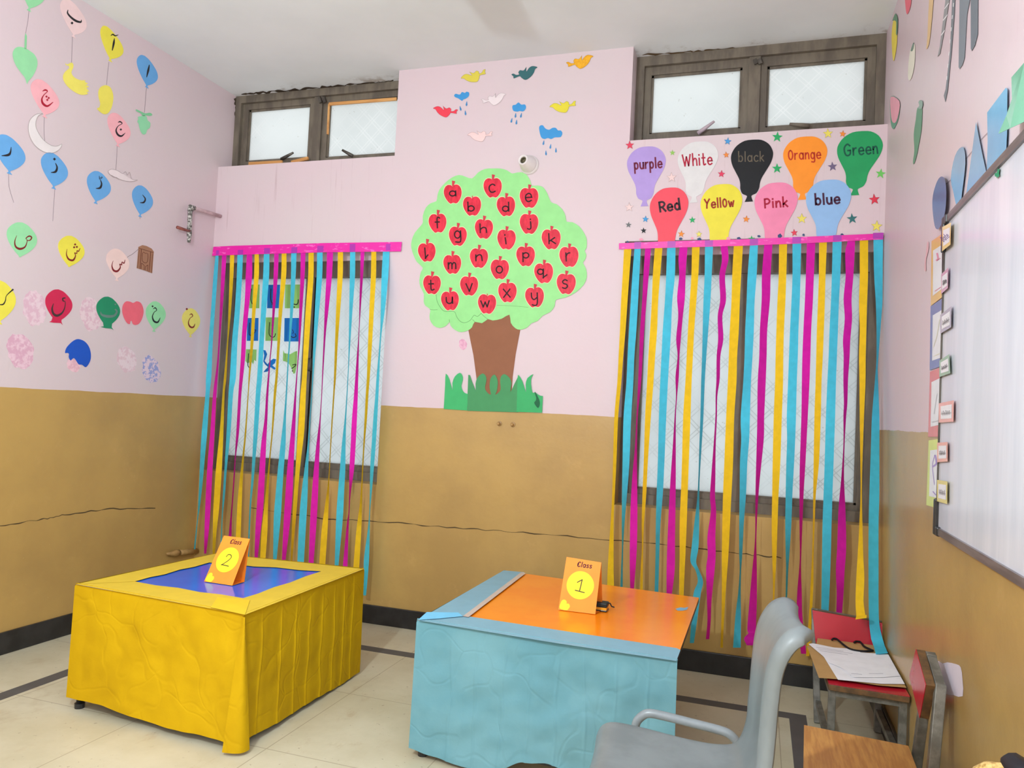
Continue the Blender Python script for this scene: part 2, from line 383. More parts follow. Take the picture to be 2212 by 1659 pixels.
# a plaster crack runs round the dado
M_crack = paper((82, 66, 44), 0.9)
def crack(name, which, pts, s0):
    q = []; random.seed(s0)
    for a, b in zip(pts, pts[1:]):
        for k in range(8):
            t = k / 8; q.append((a[0] + (b[0] - a[0]) * t, a[1] + (b[1] - a[1]) * t + random.uniform(-1.6, 1.6)))
    return tag(strokes(name, [(q, [random.uniform(0.6, 2.6) for _ in q])], wall(which), M_crack, off=0.0006, n=2), kind='structure')
crack('trim_1', 'L', [(0, 1137), (90, 1122), (140, 1112), (230, 1100), (350, 1096)], 3)
crack('trim_2', 'B', [(540, 1096), (700, 1120), (860, 1130), (1000, 1142), (1130, 1150), (1320, 1166), (1480, 1182), (1600, 1196), (1700, 1206)], 5)

def sash(win, x0, x1, z0, z1, bd, y, mg, latch=None):
    m = MB()
    for a, b in (((x0 - bd, y, z0 - bd), (x0, y + 0.035, z1 + bd)), ((x1, y, z0 - bd), (x1 + bd, y + 0.035, z1 + bd)),
                 ((x0, y, z0 - bd), (x1, y + 0.035, z0)), ((x0, y, z1), (x1, y + 0.035, z1 + bd))): m.box(a, b)
    for a, b in (((x0, y + 0.012, z0), (x0 + 0.012, y + 0.03, z1)), ((x1 - 0.012, y + 0.012, z0), (x1, y + 0.03, z1)),
                 ((x0, y + 0.012, z0), (x1, y + 0.03, z0 + 0.01)), ((x0, y + 0.012, z1 - 0.012), (x1, y + 0.03, z1))): m.box(a, b)
    s = m.build('window_sash', M_frame, win)
    MB().box((x0 + 0.004, y + 0.02, z0 + 0.004), (x1 - 0.004, y + 0.026, z1 - 0.004)).build('pane', mg, s)
    return s
def window(name, x0, x1, z0, z1, bt, panes, mg, y=0.15):
    wn = empty(name, ((x0 + x1) / 2, y, z0), kind='structure')
    m = MB()
    for a, b in (((x0, y - 0.02, z0), (x0 + 0.045, y + 0.06, z1)), ((x1 - 0.045, y - 0.02, z0), (x1, y + 0.06, z1)),
                 ((x0 + .045, y - 0.02, z1 - bt), (x1 - .045, y + 0.06, z1)), ((x0 + .045, y - 0.02, z0), (x1 - .045, y + 0.06, z0 + bt * 0.55))): m.box(a, b)
    m.build('window_frame', M_frame, wn)
    for k in range(1, len(panes)):
        c = (panes[k - 1][1] + panes[k][0]) / 2
        MB().box((c - 0.03, y - 0.01, z0 + .004), (c + 0.03, y + 0.05, z1 - .004)).build('mullion', M_frame, wn)
    return wn, [sash(wn, *p, y + 0.005, mg) for p in panes]
w1, s1 = window('window_1', XL, PL, ZS, H, 0.05, [(-3.375, -2.89, 2.905, 3.262, 0.055), (-2.755, -2.20, 2.895, 3.262, 0.05)], M_glass)
w2, s2 = window('window_2', PR, XR, ZS, H, 0.055, [(-0.652, -0.156, 2.91, 3.25, 0.06), (-0.026, 0.472, 2.905, 3.243, 0.06)], M_glass)
w3, s3 = window('window_3', XL, PL, ZP, 2.205, 0.10, [(-3.40, -2.835, 0.905, 2.125, 0.035), (-2.775, -2.19, 0.905, 2.125, 0.03)], M_glassl)
w4, s4 = window('window_4', PR, XR, ZP, 2.205, 0.10, [(-0.645, -0.128, 0.905, 2.125, 0.05), (-0.088, 0.485, 0.905, 2.125, 0.035)], M_glassl)
def bar_px(name, a, b, w0, w1_, m, parent, y=0.128):
    P, Q = onp(*a, 1, y), onp(*b, 1, y - 0.03)
    return MB().tube([P, P.lerp(Q, 0.35), Q], w0, 8, [w0, w0 * 0.9, w1_]).build(name, m, parent, smooth=True)
bar_px('window_latch', (608, 344), (633, 330), 0.012, 0.007, M_metal, s1[0])
bar_px('window_latch', (762, 337), (739, 324), 0.012, 0.007, M_metal, s1[1])
M_latch2 = paper((190, 172, 180), 0.4)
bar_px('window_latch', (1508, 288), (1543, 262), 0.013, 0.007, M_latch2, s2[0])
bar_px('window_latch', (1748, 272), (1706, 268), 0.014, 0.008, M_frame, s2[1])
M_newwood = streak((226, 170, 104), (200, 140, 80), 20, (0.1, 1, 1), 0.6)
MB().bar(onp(711, 225, 1, 0.148), onp(857, 214, 1, 0.148), 0.012, 0.018).build('wood_bead', M_newwood, s1[1])
MB().bar(onp(711, 225, 1, 0.148), onp(708, 290, 1, 0.148), 0.010, 0.012).build('wood_bead', M_newwood, s1[1])
MB().bar(onp(538, 354, 1, 0.12), onp(610, 350, 1, 0.12), 0.012, 0.02).bar(onp(630, 351, 1, 0.12), onp(666, 342, 1, 0.12), 0.014, 0.02).build('wood_bead', M_newwood, s1[0])
for sx, pts in ((s2[0], ((1630, 128), (1634, 138))), (s1[1], ((690, 210), (693, 222)))):
    MB().bar(onp(*pts[0], 1, 0.125), onp(*pts[1], 1, 0.125), 0.012, 0.02).bar(onp(pts[0][0] + 9, pts[0][1], 1, 0.125), onp(pts[1][0] + 9, pts[1][1], 1, 0.125), 0.012, 0.02).build('window_frame_hinge', M_metal, sx)
bar_px('window_latch', (669, 775), (668, 800), 0.012, 0.012, M_metal, s3[1], 0.145)

# flaking paint where the ceiling and the wall meet the old frames
def flakes(name, mp, pts, s0, lo, hi, col):
    random.seed(s0); q = []
    for a, b in zip(pts, pts[1:]):
        for k in range(12): q.append((a[0] + (b[0] - a[0]) * k / 12 + random.uniform(-2, 2), a[1] + (b[1] - a[1]) * k / 12 + random.uniform(-2.2, 1.2)))
    return st(strokes(name, [(q, [random.uniform(lo, hi) for _ in q])], mp, paper(col, .9), off=0.0012, n=2))
CE = lambda x, y, off=0.0: onp(x, y, 2, H - off)
flakes('trim_5', CE, [(522, 204), (600, 198), (690, 190), (780, 182), (856, 175)], 11, .8, 6, (70, 58, 46))
flakes('trim_6', CE, [(1388, 119), (1500, 112), (1600, 104), (1750, 94), (1898, 82)], 12, .6, 4.5, (104, 84, 60))
flakes('trim_7', wall('L'), [(509, 214), (511, 260), (510, 310), (512, 350)], 13, 1, 6, (80, 68, 56))

# ------------------------------------------------------------------ paper cut-outs on the balloon wall
A = crop(wall('L'), 3.317, 0, 0); B = crop(wall('L'), 3.771, 0, 440)
INK = paper((38, 36, 40), 0.5); MAROON = paper((128, 30, 36), 0.5); RED_INK = paper((172, 22, 48), 0.5); PENCIL = paper((150, 132, 140), 0.8)
GRN, BLU, YEL, PNK, PALE = (152, 218, 164), (104, 166, 222), (236, 222, 78), (244, 176, 184), (240, 210, 208)
PROF = [(0, 0), (.03, .3), (.08, .5), (.16, .72), (.27, .92), (.38, 1), (.5, .98), (.62, .86), (.74, .66), (.85, .42), (.93, .2), (.97, .08), (1, .06)]
def balloon(label, T_, K_, L_, R_, rgb, mp, let=None, ink=INK, knot=True, string=None, pen=PENCIL, off=0.0008):
    p = [mp(*q) for q in (T_, K_, L_, R_)]
    hw = (p[3] - p[2]); hw = abs(hw.y) / 2
    side = Vector((0, 1, 0)) if p[3].y > p[2].y else Vector((0, -1, 0))
    ax = p[1] - p[0]
    mid = (p[2] + p[3]) / 2; mid.z = 0
    def pt(t, s):
        c = p[0] + ax * t
        sh = (mid - (p[0] + ax * 0.38)).y * math.sin(min(t, 1) * math.pi) * 0.8
        q = c + side * (s * hw); q.y += sh; return q
    prof = list(PROF) + ([(1.01, .05), (1.06, .17), (1.065, .1)] if knot else [])
    pr = catmull(prof, 3)
    loop = [pt(t, s) for t, s in pr] + [pt(t, -s) for t, s in pr[::-1]]
    n = len(loop); o = Vector((1, 0, 0))
    V = [q + o * off for q in loop] + [q + o * (off + 0.0012) for q in loop]
    F = [list(range(n))[::-1], [n + i for i in range(n)]] + [[i, (i + 1) % n, n + (i + 1) % n, n + i] for i in range(n)]
    b = tag(mesh('paper_balloon', V, F, paper(rgb, 0.55), tri=True), label, 'paper balloon', 'paper balloons with letters')
    if let: strokes('letter', let, mp, ink, b, off=off + 0.0017)
    if string: strokes('string', [(string, 3.2)], mp, pen, b, off=0.0006)
    return b
def dot(x, y, r=9): return ([(x, y)], r)
balloon('light green balloon cut off by the top of the picture', (245, -190), (208, 62), (150, -90), (325, -20), GRN, A, string=[(208, 70), (200, 150), (183, 240)])
balloon('pale pink balloon with a black letter, tied to the yellow duck', (500, 0), (525, 252), (433, 95), (620, 195), (238, 206, 206), A,
        [([(487, 72), (485, 95), (510, 125), (545, 150), (578, 158), (583, 143)], [5, 11, 14, 16, 13, 4]), dot(516, 165, 11)], string=[(520, 262), (516, 350), (513, 447)])
balloon('yellow balloon with a torn knot, tied to the yellow mango', (765, 190), (788, 425), (728, 260), (888, 355), YEL, A,
        [([(795, 256), (808, 246), (825, 256), (847, 250)], [4, 9, 9, 4]), ([(820, 275), (815, 310), (805, 360)], [4, 15, 6])], string=[(780, 445), (771, 530), (763, 608)])
balloon('blue balloon with a slanted stroke, tied to the green grapes', (1035, 400), (1050, 615), (983, 465), (1133, 530), BLU, A,
        [([(1070, 466), (1062, 505), (1051, 552)], [6, 15, 5])], string=[(1050, 625), (1042, 720), (1035, 805)])
balloon('pink balloon with a red letter, above the white moon', (300, 573), (318, 825), (223, 650), (424, 750), PNK, A,
        [([(306, 652), (325, 645), (340, 655), (315, 680), (300, 710), (308, 742), (340, 760), (380, 732)], [5, 12, 6, 6, 11, 16, 14, 4]), dot(333, 692), dot(349, 702), dot(339, 716)], RED_INK, string=[(318, 835), (316, 930), (320, 1008)])
balloon('pink balloon with a black letter, tied to the white aeroplane', (835, 812), (843, 1035), (772, 890), (937, 950), PNK, A,
        [([(847, 877), (860, 872), (875, 885), (845, 905), (832, 935), (845, 965), (870, 975), (897, 953)], [4, 10, 5, 5, 10, 14, 12, 3]), dot(866, 928)], string=[(840, 1045), (836, 1130), (830, 1215)])
balloon('blue balloon at the picture edge with a curling string', (45, 967), (65, 1230), (-40, 1060), (184, 1110), BLU, A,
        [([(80, 1055), (75, 1090), (60, 1110), (13, 1116)], [4, 12, 18, 5])], string=[(62, 1245), (66, 1340), (98, 1450)])
balloon('blue balloon under the white moon, letter with one dot', (375, 1095), (383, 1338), (295, 1175), (488, 1225), BLU, A,
        [([(398, 1170), (409, 1200), (398, 1230), (366, 1236)], [5, 12, 16, 4]), dot(390, 1140, 11)], string=[(393, 1345), (386, 1460), (378, 1583)])
balloon('blue balloon with a pink smear on its edge, below the pink balloon', (705, 1228), (685, 1445), (625, 1305), (797, 1340), BLU, A,
        [([(720, 1290), (728, 1318), (717, 1346), (688, 1350)], [5, 11, 15, 4]), ([(712, 1262), (714, 1284), (730, 1276), (731, 1268), (716, 1276)], 4)])
balloon('blue balloon below the white aeroplane, close to the tap', (1015, 1330), (1003, 1540), (948, 1405), (1098, 1440), BLU, A,
        [([(1022, 1397), (1041, 1425), (1030, 1450), (1004, 1452)], [4, 10, 12, 4])], string=[(1003, 1550), (1003, 1568)])
balloon('light green balloon with a maroon letter, below the curling string', (180, 153), (160, 435), (55, 255), (302, 290), GRN, B,
        [([(136, 260), (120, 310), (130, 352), (165, 368), (205, 350), (222, 300), (212, 282), (238, 264), (258, 275), (245, 297), (218, 300)], [3, 9, 14, 18, 11, 5, 7, 11, 10, 9, 5])], MAROON, knot=False)
balloon('yellow balloon with a maroon letter under three dots', (580, 262), (560, 515), (475, 355), (690, 390), YEL, B,
        [([(546, 370), (542, 415), (560, 452), (595, 460), (615, 425), (608, 400), (625, 405), (628, 382), (640, 388), (652, 363)], [3, 8, 14, 15, 8, 6, 8, 6, 8, 4]), dot(604, 355, 10), dot(626, 352, 10), dot(612, 332, 10)], MAROON, knot=False)
balloon('pale peach balloon roped to the little brown door', (955, 367), (950, 612), (863, 480), (1053, 500), (240, 208, 202), B,
        [([(922, 465), (912, 505), (925, 542), (955, 550), (980, 520), (975, 492), (990, 498), (995, 475), (1010, 485), (1019, 458)], [3, 8, 15, 16, 9, 6, 9, 6, 9, 4])], MAROON, string=[(1028, 495), (1035, 440), (1080, 410), (1128, 370)], pen=paper((120, 104, 104)))
balloon('yellow balloon cut by the picture edge, beside the peeled oval', (0, 625), (-5, 960), (-120, 790), (128, 790), YEL, B,
        [([(-12, 822), (25, 820), (44, 790), (54, 748), (106, 699)], [5, 11, 8, 6, 12])])
BL = B
def flare(label, T_, K_, L_, R_, rgb, let, ink, foot):
    b = balloon(label, T_, K_, L_, R_, rgb, B, let, ink, knot=False)
    cutout('balloon_knot', foot, B, paper(rgb, 0.55), b, off=0.0005); return b
flare('crimson balloon with a dark curved letter', (475, 698), (462, 968), (368, 830), (590, 830), (206, 40, 80),
      [([(436, 813), (425, 855), (435, 895), (465, 912), (505, 890), (528, 845), (531, 800), (515, 792), (512, 772), (530, 768)], [4, 14, 18, 20, 14, 8, 6, 10, 12, 10])], paper((66, 50, 50)), [(430, 920), (418, 955), (400, 963), (440, 970), (495, 972), (512, 990), (500, 962), (505, 920)])
flare('dark green balloon with a silvery letter', (880, 757), (870, 1005), (783, 870), (977, 890), (36, 138, 98),
      [([(820, 880), (830, 905), (880, 918), (930, 912), (952, 880), (940, 862)], [4, 16, 22, 18, 14, 12]), dot(940, 820, 9)], paper((104, 130, 122), 0.4), [(838, 960), (845, 1000), (818, 1003), (860, 1014), (908, 1018), (927, 1030), (910, 1008), (915, 960)])
balloon('small light green balloon beside the red paper apple', (1270, 795), (1253, 1027), (1187, 885), (1350, 900), GRN, B,
        [([(1249, 857), (1265, 848), (1276, 868), (1256, 885), (1242, 920), (1255, 957), (1285, 965), (1306, 928)], [4, 9, 6, 5, 9, 14, 13, 3]), dot(1243, 836, 9)])
balloon('small yellow balloon next to the streamer curtain', (1560, 852), (1550, 1073), (1481, 945), (1629, 955), (238, 222, 112), B,
        [([(1544, 907), (1560, 898), (1569, 916), (1547, 935), (1535, 972), (1550, 1003), (1575, 1005), (1589, 978)], [3, 8, 6, 5, 8, 13, 12, 3]), dot(1522, 858, 10)], MAROON)
def pic(name, label, cat, pts, mp, rgb, sm=3, off=0.0008, m=None, group=None, th=0.0012):
    return tag(cutout(name, pts, mp, m or paper(rgb, 0.55), off=off, sm=sm, th=th), label, cat, group)
pic('torn_balloon', 'torn royal blue balloon, its lower corner ripped away', 'paper balloon', [(530, 1215), (538, 1180), (560, 1150), (600, 1115), (640, 1103), (690, 1122), (725, 1165), (740, 1220), (738, 1270), (720, 1310), (697, 1332), (668, 1312), (640, 1308), (615, 1270), (598, 1258), (575, 1277), (560, 1250), (562, 1225), (550, 1215)], B, (30, 84, 190), 3)
pic('paper_apple', 'coral red apple cut-out between two green balloons', 'paper apple', [(1085, 808), (1115, 795), (1150, 812), (1170, 870), (1160, 930), (1135, 975), (1105, 988), (1082, 980), (1072, 955), (1062, 960), (1058, 980), (1035, 972), (1010, 930), (996, 880), (1000, 830), (1025, 797), (1060, 798)], B, (236, 104, 120), 4)
leaf = pic('paper_leaf', 'light green heart-shaped fruit hanging below the cut-off balloon', 'paper fruit', [(180, 345), (215, 365), (250, 395), (268, 440), (262, 490), (235, 545), (205, 580), (193, 600), (180, 560), (150, 520), (115, 470), (95, 420), (92, 375), (110, 345), (140, 335)], A, GRN, 4)
cutout('stem', [(183, 235), (193, 260), (190, 352), (174, 350), (178, 260)], A, paper((142, 208, 154)), leaf)
pic('paper_duck', 'yellow duck cut-out with a ragged tail', 'paper duck', [(468, 450), (478, 462), (495, 455), (515, 448), (527, 465), (523, 490), (512, 515), (520, 540), (545, 562), (580, 575), (615, 575), (607, 585), (632, 600), (615, 608), (640, 622), (618, 630), (640, 655), (620, 658), (632, 672), (600, 680), (565, 675), (520, 650), (480, 615), (455, 575), (452, 540), (470, 510), (495, 490), (492, 472), (472, 466)], A, (238, 224, 104), 2)
pic('paper_mango', 'yellow mango cut-out below the yellow balloon', 'paper fruit', [(765, 612), (790, 625), (808, 665), (812, 710), (800, 770), (775, 810), (745, 818), (715, 800), (695, 778), (712, 768), (718, 740), (707, 700), (705, 655), (720, 625), (745, 612)], A, (236, 222, 96), 4)
gr = pic('paper_grapes', 'green grape bunch cut-out below the blue balloon', 'paper fruit', [(1012, 832), (1030, 825), (1050, 835), (1058, 862), (1077, 880), (1073, 915), (1055, 930), (1045, 958), (1025, 963), (1008, 942), (998, 910), (993, 885), (984, 872), (992, 852), (988, 838)], A, (146, 214, 168), 4)
cutout('stem', [(975, 783), (1003, 795), (1040, 812), (1075, 808), (1092, 822), (1075, 831), (1040, 826), (1035, 834), (1022, 832), (1008, 812), (978, 797)], A, paper((128, 198, 150)), gr, sm=3)
mo = pic('paper_moon', 'white crescent moon outlined in pencil', 'paper moon', [(305, 815), (275, 830), (258, 870), (258, 910), (280, 960), (320, 1010), (370, 1043), (410, 1047), (443, 1033), (430, 1065), (395, 1090), (350, 1096), (300, 1080), (250, 1040), (215, 980), (203, 915), (215, 860), (250, 825), (280, 814)], A, (232, 222, 222), 3)
strokes('outline', [([(305, 815), (275, 830), (258, 870), (258, 910), (280, 960), (320, 1010), (370, 1043), (410, 1047), (443, 1033), (430, 1065), (395, 1090), (350, 1096), (300, 1080), (250, 1040), (215, 980), (203, 915), (215, 860), (250, 825), (280, 814), (305, 815)], 2.6)], A, paper((168, 156, 150)), mo, off=0.0026)
ap = pic('paper_aeroplane', 'white aeroplane cut-out outlined in pencil', 'paper aeroplane', [(775, 1225), (800, 1212), (840, 1222), (878, 1243), (905, 1262), (940, 1283), (985, 1290), (945, 1300), (900, 1297), (860, 1285), (815, 1265), (785, 1248)], A, (232, 216, 218), 2)
strokes('outline', [([(775, 1225), (800, 1212), (840, 1222), (878, 1243), (900, 1230), (912, 1255), (928, 1235), (945, 1283), (985, 1290), (945, 1300), (900, 1297), (860, 1285), (815, 1265), (785, 1248), (775, 1225)], 2.6), ([(800, 1255), (812, 1268), (835, 1272), (850, 1284)], 3)], A, paper((170, 152, 152)), ap)
dr = pic('paper_door', 'small brown panelled door cut-out', 'paper door', [(1128, 352), (1160, 337), (1195, 345), (1235, 365), (1253, 390), (1240, 567), (1180, 545), (1113, 525)], B, (164, 118, 92), 0)
DBR = paper((112, 62, 48))
strokes('panel_line', [([(1130, 362), (1250, 398)], 4), ([(1152, 370), (1140, 530)], 5), ([(1228, 392), (1214, 556)], 5), ([(1160, 405), (1170, 395), (1185, 405), (1205, 408), (1202, 470), (1182, 482), (1158, 462), (1160, 405)], 4),
                       ([(1153, 485), (1150, 530)], 4), ([(1153, 485), (1176, 505), (1172, 540)], 4), ([(1205, 500), (1186, 512), (1182, 540)], 4), ([(1205, 500), (1200, 550)], 4), ([(1135, 375), (1122, 522)], 3), ([(1245, 405), (1232, 560)], 3)], B, DBR, dr, n=2)
def residue(label, cx, cy, rx, ry, mp, rgb, rgb2, seed, lo=0.42, hi=0.58):
    random.seed(seed); n = 26
    pts = [(cx + rx * math.cos(k * 2 * math.pi / n) * random.uniform(.86, 1.08), cy + (ry if math.sin(k * 2 * math.pi / n) < 0 else ry * 1.12) * math.sin(k * 2 * math.pi / n) * random.uniform(.88, 1.06) + rx * 0.25 * math.cos(k * 2 * math.pi / n)) for k in range(n)]
    tag(cutout('paper_residue', pts, mp, streak(rgb, rgb2, 42, (1, 1, 1), 0.8, 0.2, lo, hi, key=str(seed)), off=0.0003, th=0.0003, sm=2), label, 'paper residue', 'residue of peeled cut-outs')
residue('pink peeled balloon mark beside the crimson balloon', 280, 845, 100, 140, B, (226, 200, 208), (216, 176, 192), 1)
residue('pink peeled balloon mark beside the dark green balloon', 737, 895, 92, 128, B, (226, 202, 208), (216, 178, 192), 2)
residue('large crumpled pink peel mark below the yellow balloon at the edge', 168, 1195, 112, 140, B, (226, 192, 204), (212, 164, 184), 3)
residue('faint pink peel mark with a green scrap', 1035, 1265, 84, 100, B, (226, 206, 212), (216, 184, 194), 4)
residue('peel mark flecked with blue scraps', 1232, 1345, 78, 105, B, (222, 198, 210), (150, 156, 204), 5, 0.46, 0.52)
residue('pale pink torn paper under the ripped blue balloon', 598, 1315, 56, 50, B, (234, 194, 204), (222, 172, 186), 6)
residue('small pink smudge beside the paper tree trunk', 668, 738, 46, 58, crop(wall('B'), 5.144, 870, 600), (224, 176, 196), (214, 156, 182), 7)

# water tap and its pipe
def Lp(x, y, off=0.045): return onp(x, y, 0, XL + off)
M_pipe = streak((214, 184, 188), (186, 156, 160), 20, (1, 1, 1), 0.4); M_old = streak((190, 186, 180), (92, 88, 84), 70, (1, 1, 1), 0.5, 0.4, 0.45, 0.55)
tp = empty('water_tap', Lp(408, 520), 'old wall tap with a rusty red handle on a pink pipe', 'tap')
MB().tube([Lp(476, 467), Lp(440, 456), Lp(416, 449)], 0.012, 12).build('pipe', M_pipe, tp, smooth=True)
MB().tube([Lp(419, 450), Lp(412, 447), Lp(411, 456)], 0.017, 12).build('pipe_elbow', M_old, tp, smooth=True)
MB().tube([Lp(411, 453), Lp(410, 475), Lp(409, 500)], 0.014, 12).build('riser', M_old, tp, smooth=True)
a = Lp(409, 500)
MB().tube([a, Lp(409, 508, .05), Lp(408, 516, .055), Lp(408, 524, .055)], 0.011, 12, [.016, .015, .011, .01]).build('spout', M_old, tp, smooth=True)
MB().tube([Lp(412, 500, .05), Lp(398, 496, .06), Lp(383, 491, .062)], 0.009, 10, [.008, .009, .010]).build('tap_handle', streak((158, 92, 82), (120, 60, 54), 60, (1, 1, 1)), tp, smooth=True)
stub = empty('pipe_stub', Lp(392, 1192, .03), 'ochre painted pipe stub low in the corner behind the yellow table', 'pipe')
M_ochre = streak((176, 138, 84), (152, 116, 68), 30, (1, 1, 1), 0.4)
MB().tube([Lp(425, 1190, .03), Lp(385, 1194, .03)], .017, 12).build('pipe', M_ochre, stub, smooth=True)
MB().tube([Lp(386, 1194, .03), Lp(378, 1195, .03), Lp(372, 1196, .03), Lp(360, 1196, .03)], .02, 12, [.02, .022, .014, .006]).build('end_cap', M_ochre, stub, smooth=True)
for bx, by, lb in ((1079, 915, 'ochre bolt head under the tree, closer to the balloon wall'), (1108, 917, 'ochre bolt head under the tree, closer to the whiteboard')):
    p = onp(bx, by, 1, 0)
    tag(MB().lathe([(.014, 0), (.014, .006), (.009, .007), (.009, .022), (.006, .026), (0, .026)], p, (0, -1, 0), 12).build('wall_bolt', M_ochre), lb, 'bolt', 'bolts under the tree')
# lamp holder above the tree
p = onp(1144, 357, 1, 0)
lh = empty('lamp_holder', p, 'empty round white lamp holder above the paper tree', 'lamp holder')
WHT = paper((232, 224, 222), 0.35)
MB().lathe([(.056, 0), (.054, .016), (.04, .02)], p, (0, -1, 0), 32).build('base', WHT, lh, smooth=True)
tip = p + Vector((-.012, -.085, .004)); axd = (tip - (p + Vector((0, -.015, 0)))).normalized()
MB().lathe([(.05, 0.015), (.047, .03), (.03, .085), (.028, .088), (.021, .088), (.02, .06), (0, .06)], p, axd, 32).build('socket', WHT, lh, smooth=True)
MB().lathe([(.0195, .061), (.0195, .08), (.016, .08), (.016, .061), (0, .0615)], p, axd, 20).build('contact', streak((40, 38, 30), (150, 140, 110), 200, (1, 1, 1), 0.3), lh)

# birds, clouds and rain over the tree
C1 = crop(wall('B'), 4.096, 860, 100)
BIRD = [(0, 0), (.077, -.009), (.164, .068), (.279, .079), (.27, 0), (.347, -.068), (.473, -.019), (.60, -.114), (.60, -.114), (.562, .05), (.703, -.062), (.84, -.089), (1, 0), (.902, .038), (.813, .165), (.672, .278), (.456, .348), (.335, .235), (.274, .143), (.049, .167), (.056, .095)]
def bird(label, beak, tail, flip, rgb, m=None):
    dx, dy = beak[0] - tail[0], beak[1] - tail[1]; s = -1 if flip else 1
    pts = [(tail[0] + x * dx + (-s) * (y * 0.95) * dy, tail[1] + x * dy + s * (y * 0.95) * dx) for x, y in BIRD]
    o = tag(cutout('paper_bird', pts, C1, m or paper(rgb, 0.55), sm=3), label, 'paper bird', 'paper birds over the tree')
    strokes('outline', [(pts + pts[:1], 2.2)], C1, paper(tuple(int(v * .78) for v in rgb)), o, n=3)
bird('dark teal paper bird near the ceiling', (1232, 185), (1003, 250), 0, (54, 104, 108))
o_ = streak((240, 178, 32), (226, 158, 24), 60, (1, 1, 1))
bird('orange-yellow bird up by the ceiling', (1727, 88), (1487, 145), 0, (240, 178, 32), o_)
bird('white bird below the dark teal bird', (955, 425), (735, 470), 0, (230, 216, 218))
bird('yellow bird above the smallest cloud', (555, 283), (772, 205), 1, (220, 204, 78))
bird('red paper bird, its tail by the small cloud', (310, 548), (528, 562), 1, (236, 66, 84))
bird('yellow bird above the biggest cloud', (1340, 535), (1573, 485), 1, (224, 210, 60))
bird('pale pink bird, the lowest of the flock', (612, 785), (835, 755), 1, (240, 206, 204))
CL = paper((64, 150, 212), 0.5)
def cloud(label, pts): tag(cutout('paper_cloud', pts, C1, CL, sm=4), label, 'paper cloud', 'paper clouds over the tree')
cloud('small blue cloud next to the red bird', [(495, 435), (510, 420), (545, 427), (565, 405), (590, 412), (605, 402), (627, 410), (625, 440), (600, 462), (578, 470), (566, 483), (550, 473), (530, 460), (505, 450)])
cloud('small round blue cloud in the middle of the flock', [(1010, 545), (1015, 522), (1040, 516), (1065, 497), (1090, 516), (1122, 515), (1131, 545), (1108, 575), (1075, 572), (1058, 578), (1022, 572)])
cloud('biggest blue cloud, above the lamp holder', [(1248, 735), (1253, 705), (1280, 699), (1302, 726), (1335, 738), (1365, 722), (1395, 722), (1415, 744), (1440, 745), (1453, 770), (1440, 800), (1415, 805), (1385, 806), (1355, 820), (1325, 812), (1295, 820), (1265, 803)])
def drop(label, x, y, a):
    L = 23; ux, uy = math.sin(a), -math.cos(a); nx, ny = -uy, ux
    pts = [(x + ux * L, y + uy * L), (x + nx * 6, y + ny * 6), (x - ux * L * .5 + nx * 8, y - uy * L * .5 + ny * 8), (x - ux * L, y - uy * L), (x - ux * L * .5 - nx * 8, y - uy * L * .5 - ny * 8), (x - nx * 6, y - ny * 6)]
    tag(cutout('paper_raindrop', pts, C1, paper((70, 136, 190), 0.5), sm=2), label, 'paper raindrop', 'paper raindrops')
for t, ds in (('the small cloud by the red bird', (('topmost', 606, 507, .1), ('middle', 551, 548, -.25), ('lowest', 595, 588, -.1))),
              ('the small round cloud', (('upper inner', 1039, 610, .1), ('upper outer', 1088, 610, .2), ('lower outer', 1004, 655, .25), ('lower inner', 1047, 670, .1))),
              ('the biggest cloud', (('uppermost', 1287, 852, .2), ('second highest', 1348, 885, .15), ('lowest', 1308, 943, -.05), ('smallest', 1396, 918, 0)))):
    for wd_, x, y, a in ds: drop('blue raindrop under %s, the %s' % (t, wd_), x, y, a)

# the apple tree
D1 = crop(wall('B'), 4.609, 870, 340); D2 = crop(wall('B'), 5.144, 870, 600)
d2 = lambda P: [(x / 5.144 * 4.609, (y / 5.144 + 260) * 4.609) for x, y in P]
LEAF = paper((152, 222, 142), 0.55)
crown_pts = [(690, 210), (750, 150), (820, 115), (900, 110), (980, 112), (1040, 130), (1088, 160), (1140, 150), (1200, 150), (1240, 180), (1270, 235), (1285, 280), (1340, 280), (1395, 295), (1440, 360), (1475, 445), (1530, 465), (1590, 520), (1620, 580), (1632, 640), (1690, 645), (1760, 690), (1810, 760), (1832, 820), (1830, 900), (1812, 930), (1828, 970), (1815, 1020), (1795, 1050), (1825, 1110), (1833, 1190), (1800, 1270), (1720, 1345), (1620, 1395), (1525, 1418)] + d2([(1690, 310), (1640, 380), (1555, 420), (1500, 480), (1430, 505), (1380, 555), (1305, 578), (1250, 560), (1200, 500), (1185, 410), (1100, 455), (1000, 475), (945, 460), (880, 505), (800, 490), (770, 550), (725, 585), (650, 605), (580, 580), (530, 530), (520, 490), (480, 535), (410, 558), (340, 530), (300, 460), (300, 400), (305, 350), (250, 310), (232, 260), (235, 180)]) + [(175, 1290), (165, 1220), (180, 1140), (200, 1100), (140, 1040), (110, 980), (85, 900), (88, 830), (120, 750), (180, 680), (200, 645), (200, 580), (230, 500), (280, 455), (335, 435), (345, 380), (365, 320), (420, 255), (490, 200), (560, 175), (620, 190)]
tree = empty('paper_tree', onp(1080, 890, 1, 0), 'big paper apple tree with a scalloped green crown and brown trunk', 'paper tree')
cutout('trunk', [(728, 575), (800, 470), (945, 440), (1190, 390), (1240, 520), (1306, 580), (1255, 850), (1222, 1100), (1210, 1300), (830, 1300), (818, 1110), (785, 860), (752, 700)], D2, paper((146, 94, 66), 0.6), tree, off=0.0006)
crown = cutout('crown', crown_pts, D1, LEAF, tree, off=0.002, th=0.0014, sm=2)
FOLD = paper((104, 160, 100), 0.7)
